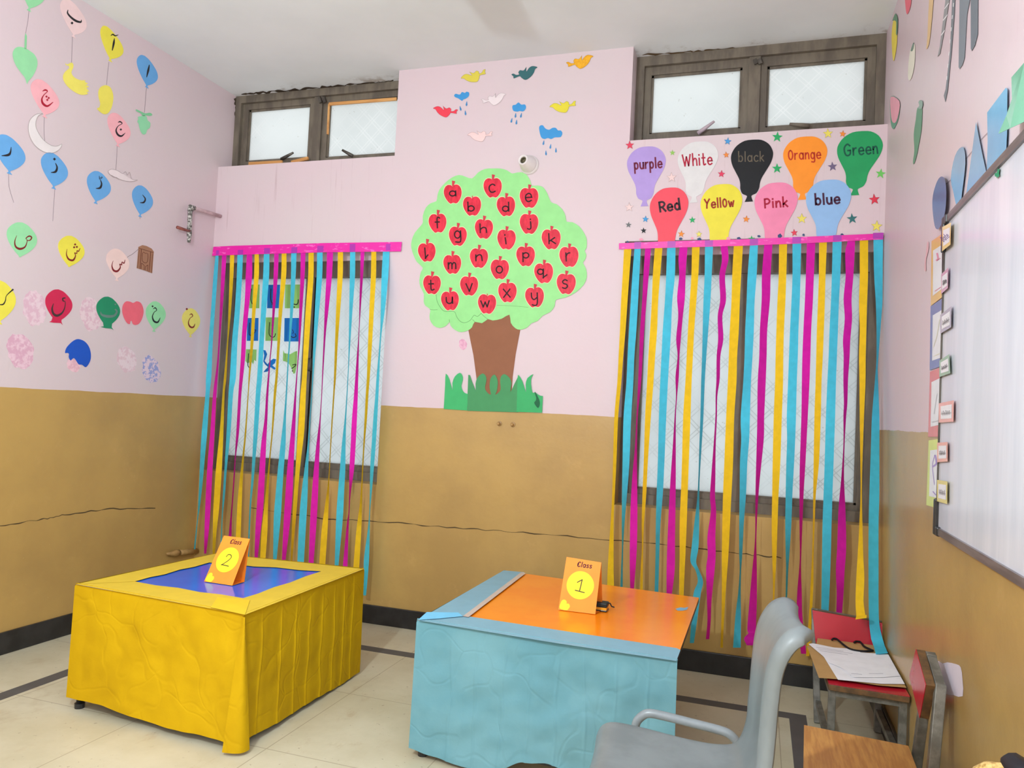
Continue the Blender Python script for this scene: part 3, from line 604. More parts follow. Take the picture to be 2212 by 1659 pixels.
strokes('crown_fold', [(d2(s), wd_) for s, wd_ in (
    ([(370, 185), (382, 260), (415, 325), (465, 372), (570, 376), (600, 435), (640, 485), (690, 500), (750, 472), (792, 418), (830, 430), (872, 395)], 4.5),
    ([(872, 395), (905, 430), (945, 460)], 4), ([(300, 350), (340, 358), (385, 355)], 4), ([(520, 490), (518, 465)], 4), ([(775, 465), (800, 488)], 4), ([(1045, 305), (1200, 312), (1395, 328)], 2.5))], D1, FOLD, crown, off=0.0038)
gsh = []
GR1, GR2, GR3 = paper((66, 178, 108)), paper((72, 148, 94)), paper((62, 172, 104))
def grass(label, pts, m, off): return tag(cutout('paper_grass', pts, D2, m, off=off, th=0.0012, sm=2), label, 'paper grass', 'paper grass under the tree')
grass('bright green grass piece on the side of the tree near the balloon wall', [(478, 1065), (520, 1130), (552, 1250), (551, 1170), (580, 1095), (635, 1055), (664, 1090), (668, 1135), (652, 1200), (665, 1250), (690, 1280), (727, 1292), (727, 1292), (715, 1475), (715, 1475), (455, 1458), (455, 1458), (470, 1200)], GR1, 0.0032)
grass('darker green grass piece across the tree trunk', [(728, 1078), (770, 1150), (811, 1252), (808, 1180), (830, 1110), (885, 1063), (922, 1090), (930, 1140), (915, 1210), (922, 1250), (950, 1285), (980, 1298), (965, 1220), (975, 1120), (1020, 1075), (1052, 1130), (1055, 1190), (1045, 1260), (1027, 1300), (1060, 1280), (1088, 1240), (1082, 1160), (1090, 1100), (1130, 1070), (1185, 1110), (1208, 1170), (1195, 1272), (1240, 1180), (1288, 1085), (1288, 1085), (1284, 1495), (1284, 1495), (718, 1478), (718, 1478)], GR2, 0.004)
g3 = grass('bright green grass piece with a curled dark corner', [(1275, 1130), (1288, 1083), (1330, 1150), (1370, 1272), (1365, 1190), (1385, 1115), (1450, 1070), (1430, 1110), (1425, 1180), (1442, 1275), (1470, 1272), (1500, 1295), (1530, 1310), (1557, 1314), (1557, 1314), (1548, 1500), (1548, 1500), (1265, 1490), (1265, 1490)], GR3, 0.0055)
cutout('curled_corner', [(1465, 1275), (1482, 1330), (1478, 1365), (1460, 1388), (1480, 1425), (1505, 1448), (1522, 1410), (1522, 1375), (1505, 1330), (1475, 1272)], D2, paper((24, 98, 62)), g3, off=0.0072, sm=2)
APR = streak((226, 36, 64), (200, 20, 50), 60, (1, 1, 0.35), 0.5, 0.4); STM = paper((206, 54, 72))
ABODY = [(0, -.80), (.12, -.92), (.3, -.98), (.52, -.98), (.78, -.82), (.95, -.5), (.99, -.12), (.92, .25), (.76, .6), (.52, .9), (.3, 1), (.12, .95), (0, .92), (-.12, .95), (-.28, 1), (-.45, .9), (-.7, .6), (-.9, .22), (-.99, -.15), (-.95, -.5), (-.8, -.8), (-.55, -.97), (-.3, -.98), (-.12, -.92)]
EDGE = paper((226, 226, 180))
for ch, ax_, ay, lx, ly, s in (('a', 498, 365, 498, 385, 50), ('b', 690, 485, 682, 535, 52), ('c', 895, 303, 890, 348, 80), ('d', 1028, 488, 1025, 538, 52), ('e', 1257, 403, 1253, 440, 80), ('f', 347, 655, 348, 703, 62), ('g', 547, 785, 548, 805, 72), ('h', 807, 713, 803, 750, 52), ('i', 1032, 818, 1030, 862, 62), ('j', 1257, 662, 1258, 690, 48), ('k', 1478, 815, 1488, 860, 60), ('L', 240, 945, 240, 1000, 66), ('m', 493, 1065, 492, 1110, 62), ('n', 757, 1003, 760, 1030, 60), ('o', 965, 1115, 963, 1152, 68), ('p', 1223, 985, 1228, 1002, 52), ('q', 1404, 1152, 1385, 1165, 52), ('r', 1655, 990, 1648, 1032, 82), ('s', 1626, 1260, 1616, 1305, 86), ('t', 290, 1268, 287, 1322, 62), ('u', 470, 1428, 466, 1455, 62), ('v', 660, 1280, 663, 1335, 78), ('w', 838, 1460, 820, 1490, 62), ('x', 1042, 1345, 1037, 1394, 82), ('y', 1313, 1393, 1312, 1428, 78)):
    k = 1 + (ax_ - 960) * 0.00006; c = ch.lower()
    lab = 'red paper apple marked with the letter %s on the tree' % c
    e = empty('paper_apple', D1(ax_, ay + 98, 0), lab, 'paper apple', 'lettered apples on the tree')
    random.seed(ord(c)); r = random.uniform(-.08, .08); co, si = math.cos(r), math.sin(r)
    body = [(ax_ + 92 * k * (x * co - y * si), ay + 97 * k * (x * si + y * co)) for x, y in ABODY]
    cutout('paper_rim', [(ax_ + (x - ax_) * 1.06, ay + (y - ay) * 1.06) for x, y in body], D1, EDGE, e, off=0.0036, th=0.0006, sm=2)
    cutout('fruit', body, D1, APR, e, off=0.0042, th=0.001, sm=3)
    if c in 'bw': cutout('stem', [(ax_ - 2, ay - 104), (ax_ + 8, ay - 102), (ax_ + 5, ay - 78), (ax_, ay - 78)], D1, STM, e, off=0.0042)
    else: cutout('stem', [(ax_ - 8, ay - 135), (ax_ + 24, ay - 128), (ax_ + 8, ay - 78), (ax_ - 7, ay - 78)], D1, STM, e, off=0.0042)
    wch = {'i': 14, 'L': 26, 'm': 75, 'w': 84, 'r': 40, 'j': 34, 'f': 46, 't': 52, 'q': 84}.get(ch, 62)
    if s > 75 and ch not in 'r': wch = {'s': 52, 'y': 58, 'c': 58, 'e': 60, 'x': 66, 'v': 62}[ch]
    strokes('letter', word(ch, (lx - wch / 2, ly), (lx + wch / 2, ly - 2), s, 13), D1, paper((40, 16, 22)), e, off=0.0058)

# ------------------------------------------------------------------ colour-name balloons and stars over the window
Q = crop(wall('B'), 3.6867, 1330, 260)
BULB = [(0, 0), (.2, .02), (.38, .13), (.485, .3), (.5, .45), (.455, .62), (.36, .8), (.27, .97), (.235, 1.1), (.225, 1.22), (.17, 1.34), (.075, 1.39), (.055, 1.43), (.1, 1.55)]
def bulb(name_, lab, T_, W, HS, bot, rgb, low, txt, a, b, xh, ink, wd, off):
    prof = catmull([q for q in BULB if not low or q[1] < 1.3] + ([(.2, 1.31)] if low else []), 3)
    yb = 1.31 if low else 1.55
    def pt(x, y): f = y / yb; return (T_[0] + (bot - T_[0]) * f + x * W, T_[1] + y * HS - x * W * 0.055)
    pts = [pt(x, y) for x, y in prof] + [pt(-x, y) for x, y in prof[::-1][:-1]]
    o = tag(cutout('colour_balloon', pts, Q, paper(rgb, 0.5), off=off), lab, 'paper balloon', 'colour-name balloons')
    strokes('lettering', word(txt, a, b, xh, wd), Q, paper(ink, 0.5), o, off=off + 0.0018)
bulb('purple', 'purple paper balloon with the word purple', (250, 208), 307, 307, 228, (176, 150, 214), 0, 'purple', (152, 388), (368, 375), 48, (112, 22, 54), 13, .0008)
bulb('white', 'white paper balloon with the word White', (668, 168), 320, 314, 620, (220, 217, 217), 0, 'White', (536, 365), (768, 350), 56, (176, 34, 62), 12, .0008)
bulb('black', 'black paper balloon with the word black', (1095, 153), 334, 319, 1060, (16, 17, 21), 0, 'black', (980, 328), (1178, 325), 46, (98, 88, 72), 9, .0008)
bulb('orange', 'orange paper balloon with the word Orange', (1518, 128), 350, 325, 1485, (250, 148, 40), 0, 'Orange', (1378, 313), (1632, 302), 48, (192, 52, 24), 11, .0008)
bulb('green', 'green paper balloon with the word Green', (1960, 85), 362, 330, 1903, (34, 156, 92), 0, 'Green', (1824, 282), (2086, 262), 56, (14, 84, 66), 13, .0008)
bulb('red', 'red paper balloon with the word Red', (436, 535), 305, 344, 402, (236, 78, 94), 1, 'Red', (356, 728), (512, 708), 50, (44, 20, 30), 16, .0022)
bulb('yellow', 'bright yellow paper balloon with its colour word', (852, 507), 330, 352, 820, (232, 218, 62), 1, 'Yell0w', (712, 700), (942, 684), 44, (160, 44, 22), 13, .0022)
bulb('pink', 'pink paper balloon with the word Pink', (1284, 495), 342, 350, 1262, (238, 136, 172), 1, 'Pink', (1190, 697), (1368, 686), 46, (168, 14, 52), 14, .0022)
bulb('blue', 'light blue paper balloon with the word blue', (1704, 472), 358, 350, 1676, (146, 186, 230), 1, 'blue', (1594, 672), (1784, 660), 50, (66, 24, 56), 16, .0022)
def star(lab, x, y, r, rgb, tilt):
    pts = []
    for k in range(10):
        a_ = -math.pi / 2 + tilt + k * math.pi / 5; q = r * 1.12 if k % 2 == 0 else r * 0.46
        pts.append((x + q * math.cos(a_), y + q * math.sin(a_)))
    o = tag(cutout('paper_star', pts, Q, paper(rgb, 0.55), off=.0008), lab, 'paper star', 'paper stars around the colour balloons')
    if max(rgb) > 200: strokes('outline', [(pts + pts[:1], 2)], Q, paper(tuple(int(v * .72) for v in rgb)), o, n=1)
PINKP, YE, OR, GN = (238, 208, 206), (236, 220, 100), (240, 142, 56), (40, 166, 96)
for i, (lab, x, y, r, c) in enumerate((
    ('crimson star at the upper corner, next to the purple balloon', 112, 198, 32, (222, 66, 92)), ('blue star between the white and black balloons', 892, 167, 27, (72, 152, 214)),
    ('small lime star between the purple and white balloons', 452, 258, 22, (148, 196, 94)), ('orange star between the white and black balloons', 880, 275, 23, (240, 140, 62)),
    ('green star under the window, between the black and orange balloons, the upper one', 1287, 133, 40, GN), ('yellow star at the top, above the orange balloon', 1690, 105, 37, YE),
    ('orange star touching the green balloon', 1808, 108, 25, OR), ('green star between the black and orange balloons, the lower one', 1285, 383, 38, GN),
    ('purple-grey star between the orange and green balloons', 1727, 368, 36, (112, 98, 128)), ('crimson star between the white and black balloons', 842, 427, 27, (222, 62, 96)),
    ('pale pink star above the red balloon', 445, 455, 37, PINKP), ('light green star below the green balloon at the wall corner', 2110, 425, 38, (110, 198, 96)),
    ('pale pink star below the purple balloon', 107, 692, 33, PINKP), ('red star beside the light blue balloon at the wall corner', 2060, 630, 40, (220, 56, 78)),
    ('blue star below the purple balloon', 237, 787, 24, (70, 156, 216)), ('small green star between the red and yellow balloons', 610, 793, 26, GN),
    ('orange star between the yellow and pink balloons', 1040, 787, 26, OR), ('yellow star between the pink and light blue balloons', 1482, 783, 38, YE),
    ('dark teal star beside the light blue balloon', 1883, 783, 40, (50, 110, 112)), ('grey star at the lower corner above the tape', 102, 832, 23, (110, 114, 114)),
    ('black star beside the red balloon', 222, 878, 23, (26, 28, 32)), ('orange star at the foot of the red balloon', 522, 905, 25, OR),
    ('small yellow star at the foot of the yellow balloon', 663, 907, 24, (232, 222, 110)), ('red star between the pink and light blue balloons', 1422, 895, 26, (226, 66, 88)),
    ('yellow star low at the wall corner above the tape', 2078, 843, 42, YE), ('green star tucked into the magenta tape', 1083, 945, 26, GN))):
    star(lab, x, y, r, c, (-0.05, 0.12, 0.0, -0.1, 0.08)[i % 5])
for lab, x, y, s, c in (('above the first tape end', 93, 966, 12, 0), ('below the orange star', 519, 942, 15, 0), ('beside the small yellow star', 668, 948, 18, 0), ('between the yellow balloon and the green star', 982, 940, 17, 0),
                        ('next to the green star', 1140, 921, 13, 0), ('on the foot of the pink balloon', 1308, 919, 20, 0), ('beside the light blue balloon', 1497, 912, 13, 0), ('under the light blue balloon', 1803, 910, 16, 0),
                        ('below the black star', 204, 948, 18, 1), ('before the small yellow star', 610, 940, 13, 1), ('at the foot of the yellow balloon', 898, 942, 20, 1)):
    random.seed(x); pts = [(x + s * random.uniform(.7, 1.3) * math.cos(a_), y + s * random.uniform(.6, 1.0) * math.sin(a_)) for a_ in (0.2, 1.3, 2.4, 3.6, 4.9)]
    tag(cutout('paper_scrap', pts, Q, paper(((50, 76, 116), (238, 158, 178))[c], 0.5), off=.003), ('dark blue' if c == 0 else 'pink') + ' paper scrap over the magenta tape, ' + lab, 'paper scrap', 'paper scraps along the tape')

# ------------------------------------------------------------------ streamer curtains
MAG = streak((228, 22, 160), (244, 96, 190), 26, (0.8, 1, 2.2), 0.22, 0.6, 0.58, 0.66)  # lighter blobs paint the tape's gloss into its colour
MAG2 = paper((172, 40, 168), 0.25, 0.6)
CR = {'C': crepe((86, 212, 242)), 'M': crepe((234, 40, 182)), 'Y': crepe((252, 206, 44))}
S1, S2 = (4.148, 400, 500), (3.686, 400, 850)
S3, S4 = (3.4563, 1290, 480), (3.0156, 1290, 900)
LEFT = [
 ('C', [(215, 272, 300), (400, 253, 290), (700, 232, 268), (1000, 210, 247), (1300, 187, 235)], [(0, 162, 195), (300, 132, 176), (500, 120, 158), (700, 112, 140), (900, 102, 118), (1000, 95, 103), (1180, 75, 86), (1240, 70, 82)]),
 ('M', [(215, 330, 370), (400, 322, 358), (700, 310, 335), (1000, 297, 312), (1200, 282, 300), (1450, 262, 290)], [(0, 222, 250), (300, 200, 235), (600, 175, 218), (900, 160, 203), (1100, 153, 188), (1275, 150, 168)]),
 ('Y', [(215, 402, 440), (400, 398, 432), (700, 388, 412), (900, 380, 395), (1000, 374, 386), (1300, 348, 370)], [(0, 297, 315), (300, 275, 305), (600, 245, 292), (900, 225, 272), (1100, 220, 250), (1300, 218, 236)]),
 ('C', [(212, 468, 518), (400, 462, 510), (700, 445, 492), (1000, 418, 468), (1300, 400, 455)], [(0, 345, 382), (300, 330, 362), (600, 312, 332), (800, 300, 318), (1000, 290, 298), (1300, 276, 290)]),
 ('M', [(210, 552, 600), (400, 542, 600), (600, 535, 580), (900, 510, 550), (1100, 500, 540), (1300, 487, 520)], [(0, 424, 448), (300, 407, 430), (500, 395, 405), (650, 385, 396), (850, 372, 382), (1000, 358, 372), (1300, 330, 368)]),
 ('Y', [(208, 622, 660), (400, 617, 660), (700, 600, 632), (1000, 585, 612), (1300, 568, 582)], [(0, 498, 506), (300, 475, 488), (500, 455, 470), (700, 432, 458), (900, 415, 450), (1300, 396, 436)]),
 ('C', [(205, 705, 755), (400, 698, 752), (700, 680, 728), (1000, 663, 705), (1300, 645, 690)], [(0, 562, 600), (300, 545, 580), (500, 535, 562), (700, 525, 545), (900, 512, 525), (1300, 496, 508)]),
 ('M', [(202, 798, 838), (400, 792, 830), (700, 782, 805), (1000, 768, 780), (1150, 755, 765), (1400, 728, 748)], [(0, 645, 663), (200, 632, 655), (400, 605, 645), (600, 590, 637), (900, 570, 622), (1100, 558, 600), (1310, 552, 578)]),
 ('Y', [(202, 865, 908), (400, 860, 905), (700, 838, 872), (1000, 825, 850), (1300, 808, 830)], [(0, 705, 725), (300, 688, 700), (500, 670, 680), (700, 650, 668), (900, 630, 660), (1100, 608, 655), (1310, 597, 640)]),
 ('C', [(198, 950, 998), (400, 948, 990), (700, 940, 968), (1000, 928, 942), (1150, 918, 930), (1400, 900, 915)], [(0, 800, 812), (200, 783, 803), (400, 760, 800), (600, 738, 785), (800, 720, 772), (1000, 705, 760), (1320, 700, 728)]),
 ('M', [(197, 1035, 1078), (400, 1032, 1070), (700, 1022, 1050), (1000, 1015, 1030), (1200, 1003, 1012), (1400, 987, 1003)], [(0, 872, 886), (200, 853, 880), (400, 832, 872), (600, 812, 862), (800, 798, 855), (1000, 785, 838), (1325, 770, 800)]),
 ('Y', [(194, 1105, 1152), (400, 1102, 1150), (700, 1080, 1130), (1000, 1062, 1110), (1300, 1048, 1090)], [(0, 918, 962), (300, 898, 948), (500, 885, 925), (700, 872, 905), (900, 858, 890), (1100, 848, 872), (1335, 840, 852)]),
 ('C', [(190, 1182, 1232), (400, 1178, 1228), (700, 1162, 1202), (1000, 1148, 1175), (1300, 1138, 1150), (1450, 1130, 1140)], [(0, 1004, 1012), (200, 990, 998), (400, 975, 988), (600, 950, 980), (800, 925, 975), (1000, 908, 965), (1345, 893, 945)]),
 ('M', [(188, 1270, 1325), (400, 1265, 1315), (700, 1250, 1285), (900, 1243, 1262), (1200, 1230, 1242), (1400, 1220, 1230)], [(0, 1084, 1091), (200, 1070, 1080), (400, 1045, 1072), (600, 1025, 1065), (800, 1008, 1058), (1000, 995, 1048), (1355, 983, 1022)]),
 ('Y', [(186, 1368, 1415), (400, 1365, 1412), (700, 1352, 1390), (1000, 1342, 1368), (1300, 1333, 1352)], [(0, 1178, 1190), (300, 1160, 1170), (500, 1150, 1158), (700, 1138, 1148), (900, 1112, 1142), (1100, 1085, 1133), (1365, 1067, 1115)]),
 ('C', [(183, 1478, 1524), (400, 1475, 1522), (700, 1470, 1500), (1000, 1465, 1480), (1200, 1460, 1468), (1400, 1450, 1460)], [(0, 1285, 1293), (200, 1270, 1283), (400, 1248, 1278), (600, 1232, 1275), (800, 1215, 1265), (1000, 1202, 1255), (1375, 1190, 1220)]),
 ('M', [(184, 1572, 1606), (400, 1568, 1594), (600, 1562, 1580), (800, 1558, 1566), (950, 1551, 1559), (1150, 1535, 1555)], [(0, 1345, 1375), (200, 1328, 1368), (400, 1318, 1358), (600, 1308, 1345), (800, 1305, 1318), (950, 1300, 1308), (1050, 1285, 1303), (1380, 1255, 1292)]),
 ('Y', [(183, 1668, 1712), (400, 1664, 1710), (700, 1650, 1692), (1000, 1638, 1675), (1300, 1628, 1655)], [(0, 1438, 1460), (200, 1428, 1448), (400, 1418, 1430), (600, 1408, 1418), (750, 1400, 1412), (900, 1388, 1408), (1100, 1362, 1402), (1395, 1338, 1385)]),
 ('C', [(180, 1772, 1830), (400, 1760, 1820), (700, 1752, 1790), (900, 1747, 1762), (1100, 1733, 1747), (1300, 1715, 1740)], [(0, 1515, 1540), (200, 1498, 1530), (400, 1485, 1518), (600, 1473, 1502), (800, 1470, 1485), (950, 1465, 1472), (1100, 1452, 1470), (1300, 1425, 1465), (1450, 1420, 1455), (1608, 1415, 1440)])]
RIGHT = [
 ('Y', [(205, 200, 255), (400, 190, 240), (600, 178, 226), (800, 170, 212), (1000, 160, 195), (1200, 150, 180), (1400, 138, 163)], [(0, 112, 137), (300, 103, 125), (500, 98, 115), (650, 90, 108), (800, 80, 107), (1000, 68, 107), (1110, 65, 110)]),
 ('C', [(200, 278, 325), (400, 262, 315), (600, 250, 305), (800, 238, 293), (1000, 227, 278), (1200, 218, 270), (1400, 208, 262)], [(0, 172, 222), (300, 165, 210), (500, 162, 195), (700, 160, 178), (850, 161, 170), (1000, 155, 167), (1140, 149, 166)]),
 ('M', [(196, 358, 402), (400, 345, 385), (600, 335, 368), (800, 320, 352), (1000, 313, 340), (1200, 305, 328), (1400, 300, 316)], [(0, 255, 265), (200, 245, 260), (400, 228, 260), (600, 217, 262), (800, 213, 260), (950, 212, 253), (1140, 215, 238)]),
 ('Y', [(192, 430, 487), (400, 415, 470), (600, 407, 455), (800, 395, 448), (1000, 382, 433), (1200, 372, 420), (1400, 365, 410)], [(0, 312, 350), (300, 303, 330), (500, 295, 320), (700, 290, 305), (850, 291, 300), (1000, 283, 298), (1150, 279, 297)]),
 ('C', [(190, 522, 585), (400, 515, 580), (600, 505, 560), (800, 490, 552), (1000, 480, 540), (1200, 470, 528), (1400, 465, 520)], [(0, 402, 450), (300, 395, 438), (500, 387, 428), (700, 382, 412), (900, 380, 405), (1170, 373, 398)]),
 ('M', [(188, 617, 675), (270, 607, 668), (400, 612, 660), (560, 597, 655), (700, 605, 640), (870, 590, 625), (1000, 600, 615), (1150, 585, 610), (1300, 588, 597)], [(0, 504, 513), (200, 492, 512), (400, 478, 512), (600, 467, 510), (800, 458, 507), (1000, 452, 505), (1180, 452, 483)]),
 ('Y', [(186, 708, 765), (400, 703, 755), (600, 690, 740), (800, 678, 725), (1000, 668, 715), (1200, 658, 705), (1400, 648, 697)], [(0, 560, 608), (300, 552, 597), (500, 545, 590), (700, 537, 583), (900, 537, 575), (1000, 535, 570), (1190, 534, 562)]),
 ('C', [(184, 805, 865), (400, 802, 855), (600, 793, 845), (800, 788, 830), (1000, 783, 815), (1200, 776, 803), (1400, 770, 795)], [(0, 672, 692), (200, 665, 680), (400, 659, 668), (550, 650, 665), (700, 632, 665), (850, 615, 660), (945, 608, 645), (1000, 640, 664), (1075, 655, 690), (1150, 628, 675), (1300, 615, 655), (1475, 603, 630)]),
 ('M', [(182, 920, 975), (280, 932, 980), (400, 912, 955), (580, 918, 962), (700, 900, 935), (870, 903, 942), (1000, 892, 920), (1170, 890, 915), (1300, 884, 897)], [(0, 770, 780), (200, 757, 772), (400, 742, 770), (520, 735, 768), (620, 740, 775), (780, 718, 770), (900, 720, 772), (1000, 710, 765), (1200, 715, 745), (1330, 718, 740), (1450, 708, 730)]),
 ('Y', [(180, 1020, 1088), (400, 1008, 1075), (600, 1002, 1065), (800, 990, 1058), (1000, 983, 1045), (1200, 975, 1040), (1400, 968, 1028)], [(0, 840, 893), (300, 828, 885), (500, 820, 875), (700, 815, 865), (900, 812, 855), (1100, 812, 840), (1300, 810, 828), (1450, 805, 820), (1505, 803, 820)]),
 ('C', [(178, 1140, 1200), (400, 1123, 1190), (600, 1115, 1175), (800, 1105, 1170), (1000, 1100, 1160), (1200, 1090, 1148), (1400, 1085, 1145)], [(0, 935, 995), (150, 938, 990), (300, 930, 978), (500, 928, 970), (700, 925, 955), (900, 925, 945), (1000, 928, 938), (1150, 918, 935), (1300, 900, 937), (1505, 885, 935)]),
 ('M', [(174, 1247, 1308), (400, 1230, 1295), (580, 1228, 1290), (800, 1215, 1270), (1000, 1210, 1265), (1200, 1198, 1258), (1400, 1197, 1245)], [(0, 1043, 1088), (150, 1040, 1085), (400, 1033, 1060), (600, 1030, 1045), (800, 1028, 1037), (1000, 1010, 1040), (1200, 992, 1040), (1380, 978, 1035), (1410, 985, 1045), (1445, 957, 1066), (1490, 975, 1025)]),
 ('Y', [(171, 1358, 1418), (400, 1355, 1412), (600, 1345, 1405), (800, 1338, 1395), (1000, 1332, 1390), (1200, 1328, 1388), (1400, 1322, 1380)], [(0, 1150, 1203), (300, 1143, 1193), (500, 1140, 1182), (700, 1137, 1175), (900, 1140, 1168), (1100, 1145, 1158), (1250, 1142, 1151), (1350, 1126, 1140), (1530, 1115, 1125)]),
 ('C', [(168, 1458, 1523), (400, 1458, 1518), (600, 1450, 1512), (800, 1440, 1503), (1000, 1432, 1498), (1200, 1425, 1490), (1400, 1420, 1482)], [(0, 1235, 1295), (150, 1237, 1290), (300, 1232, 1283), (500, 1228, 1272), (700, 1225, 1265), (900, 1228, 1252), (1000, 1230, 1245), (1230, 1226, 1236)]),
 ('M', [(164, 1565, 1628), (400, 1558, 1618), (600, 1550, 1610), (800, 1540, 1598), (1000, 1532, 1592), (1200, 1528, 1585), (1400, 1523, 1578)], [(0, 1330, 1372), (300, 1320, 1357), (500, 1318, 1345), (700, 1318, 1337), (900, 1320, 1330), (1000, 1315, 1328), (1150, 1303, 1333), (1300, 1302, 1337), (1545, 1328, 1362)]),
 ('Y', [(160, 1657, 1715), (400, 1655, 1705), (600, 1648, 1700), (800, 1640, 1693), (1000, 1635, 1685), (1200, 1630, 1675), (1400, 1625, 1672)], [(0, 1415, 1457), (300, 1410, 1445), (500, 1407, 1425), (700, 1405, 1417), (900, 1400, 1410), (1100, 1390, 1408), (1320, 1378, 1397), (1560, 1360, 1382)]),
 ('C', [(158, 1758, 1825), (400, 1752, 1815), (600, 1745, 1805), (800, 1735, 1798), (1000, 1728, 1790), (1200, 1718, 1783), (1400, 1713, 1775)], [(0, 1490, 1550), (300, 1482, 1540), (500, 1475, 1533), (700, 1468, 1527), (900, 1465, 1522), (1100, 1462, 1515), (1290, 1459, 1507)]),
 ('M', [(155, 1867, 1925), (230, 1852, 1922), (400, 1855, 1913), (570, 1840, 1900), (720, 1848, 1903), (880, 1835, 1890), (1000, 1840, 1885), (1180, 1838, 1873), (1350, 1842, 1868)], [(0, 1604, 1622), (180, 1604, 1612), (400, 1590, 1608), (600, 1572, 1617), (850, 1563, 1622), (1000, 1555, 1612), (1150, 1560, 1605), (1290, 1557, 1594)]),
 ('Y', [(152, 1960, 2023), (400, 1960, 2022), (600, 1955, 2015), (800, 1960, 2010), (1000, 1955, 2005), (1200, 1958, 2003), (1400, 1960, 2000)], [(0, 1710, 1738), (300, 1714, 1728), (500, 1715, 1725), (700, 1708, 1728), (900, 1697, 1733), (1050, 1688, 1740), (1200, 1683, 1735), (1300, 1688, 1748)]),
 ('C', [(145, 2063, 2138), (400, 2068, 2138), (600, 2080, 2130), (800, 2085, 2115), (1000, 2085, 2101), (1100, 2080, 2095), (1200, 2072, 2098), (1400, 2058, 2102)], [(0, 1790, 1838), (200, 1783, 1838), (500, 1773, 1838), (700, 1768, 1833), (1000, 1767, 1833), (1200, 1768, 1833), (1350, 1772, 1838), (1450, 1785, 1860)])]
def streamer(lab, group, col, a, b, sa, sb, depth=None, tail=None, sgn=1):
    yb0 = sb[2] + b[0][0] / sb[0]; a = [q for q in a if sa[2] + q[0] / sa[0] < yb0 - 22]
    st_ = sorted([(sa[2] + y / sa[0], sa[1] + l / sa[0], sa[1] + r / sa[0]) for y, l, r in a] + [(sb[2] + y / sb[0], sb[1] + l / sb[0], sb[1] + r / sb[0]) for y, l, r in b])
    y0 = st_[0][0]; st_ = [(y0 - 10, st_[0][1] + 0.5, st_[0][2] + 0.5)] + st_
    q = catmull([(l, r, y) for y, l, r in st_], 5); wm = max(r - l for l, r, y in q); yn = q[-1][2]
    V = []; 
    for l, r, y in q:
        t = (y - y0) / (yn - y0)
        dp = 0.0075 + 0.045 * min(1, max(0, t) / 0.12) + 0.04 * max(0, t) if depth is None else 0.0075 + depth * max(0, t)
        l, r = min(l, r - 1.2), r
        s = math.sqrt(max(0, 1 - ((r - l) / wm) ** 2)) * 0.016 * sgn * min(1, max(0, t) / 0.06)
        V += [onp(l, y, 1, -dp - s), onp(r, y, 1, -dp + s)]
    if tail: V += tail
    for v in V: v.x = min(v.x, XR - .006)
    n = len(V) // 2
    return tag(mesh('crepe_streamer', V, [[2 * i, 2 * i + 1, 2 * i + 3, 2 * i + 2] for i in range(n - 1)], CR[col], smooth=True), lab, 'streamer', group)
CN = {'C': 'cyan', 'M': 'magenta', 'Y': 'yellow'}; ORD = ('first', 'second', 'third', 'fourth', 'fifth', 'sixth', 'seventh')
for data, sa, sb, where, grp in ((LEFT, S1, S2, 'counting from the balloon wall, curtain behind the yellow table', 'streamers on the window by the yellow table'),
                                 (RIGHT, S3, S4, 'counting from the paper tree, curtain beside the whiteboard wall', 'streamers on the window by the red chair')):
    cnt = {}
    for i, (c, a, b) in enumerate(data):
        cnt[c] = cnt.get(c, 0) + 1; dp = None; tail = None
        if data is RIGHT and i == 19:
            dp = 0.40; zf = flat(0.362); tail = [zf(1888, 1398), zf(1915, 1396), zf(1892, 1413), zf(1918, 1411)]
        if data is RIGHT and i == 18:
            dp = 0.43; tail = [onp(1849, 1333, 1, -.47), onp(1872, 1328, 1, -.47), onp(1848, 1338, 1, -.475), onp(1872, 1335, 1, -.475)]
        streamer('%s %s crepe streamer %s' % (ORD[cnt[c] - 1], CN[c], where), grp, c, a, b, sa, sb, dp, tail, 1 if i % 3 else -1)
def tape(lab, pts, ends):
    t = tag(cutout('magenta_tape', pts, wall('B'), MAG, off=0.009, th=0.0015), lab, 'tape', 'tape strips holding the streamers')
    for l, r, yt, yb in ends: cutout('overlap_patch', [(l, yt), (r, yt - .4), (r - .5, yb - .4), (l - .5, yb)], wall('B'), MAG2, t, off=0.0106, th=0.0003)
k1 = lambda x: 400 + x / 4.148
tape('shiny magenta tape strip over the window behind the yellow table', [(461, 533), (500, 531), (600, 528), (700, 525), (868, 522.5), (866, 543), (700, 545), (560, 549), (458, 552.5)],
     [(k1(278), k1(302), 541, 551)] + [(k1(a), k1(b), yt, yb) for a, b, yt, yb in ((472, 520, 540, 550), (708, 760, 536, 548), (952, 1005, 534, 547), (1184, 1240, 531, 545), (1475, 1525, 527, 544), (1800, 1840, 527, 541))])
k3 = lambda x: 1290 + x / 3.4563
tape('shiny magenta tape strip over the window beside the whiteboard wall', [(1337, 525.5), (1450, 521), (1600, 517), (1750, 511), (1908, 504), (1908, 517), (1750, 525), (1600, 531), (1450, 535), (1337, 538.5)],
     [(k3(a), k3(b), y - 6, y + 7) for a, b, y in ((278, 328, 529), (525, 586, 527), (805, 865, 525), (1140, 1202, 522), (1458, 1523, 518), (1762, 1826, 514), (2060, 2138, 509))])

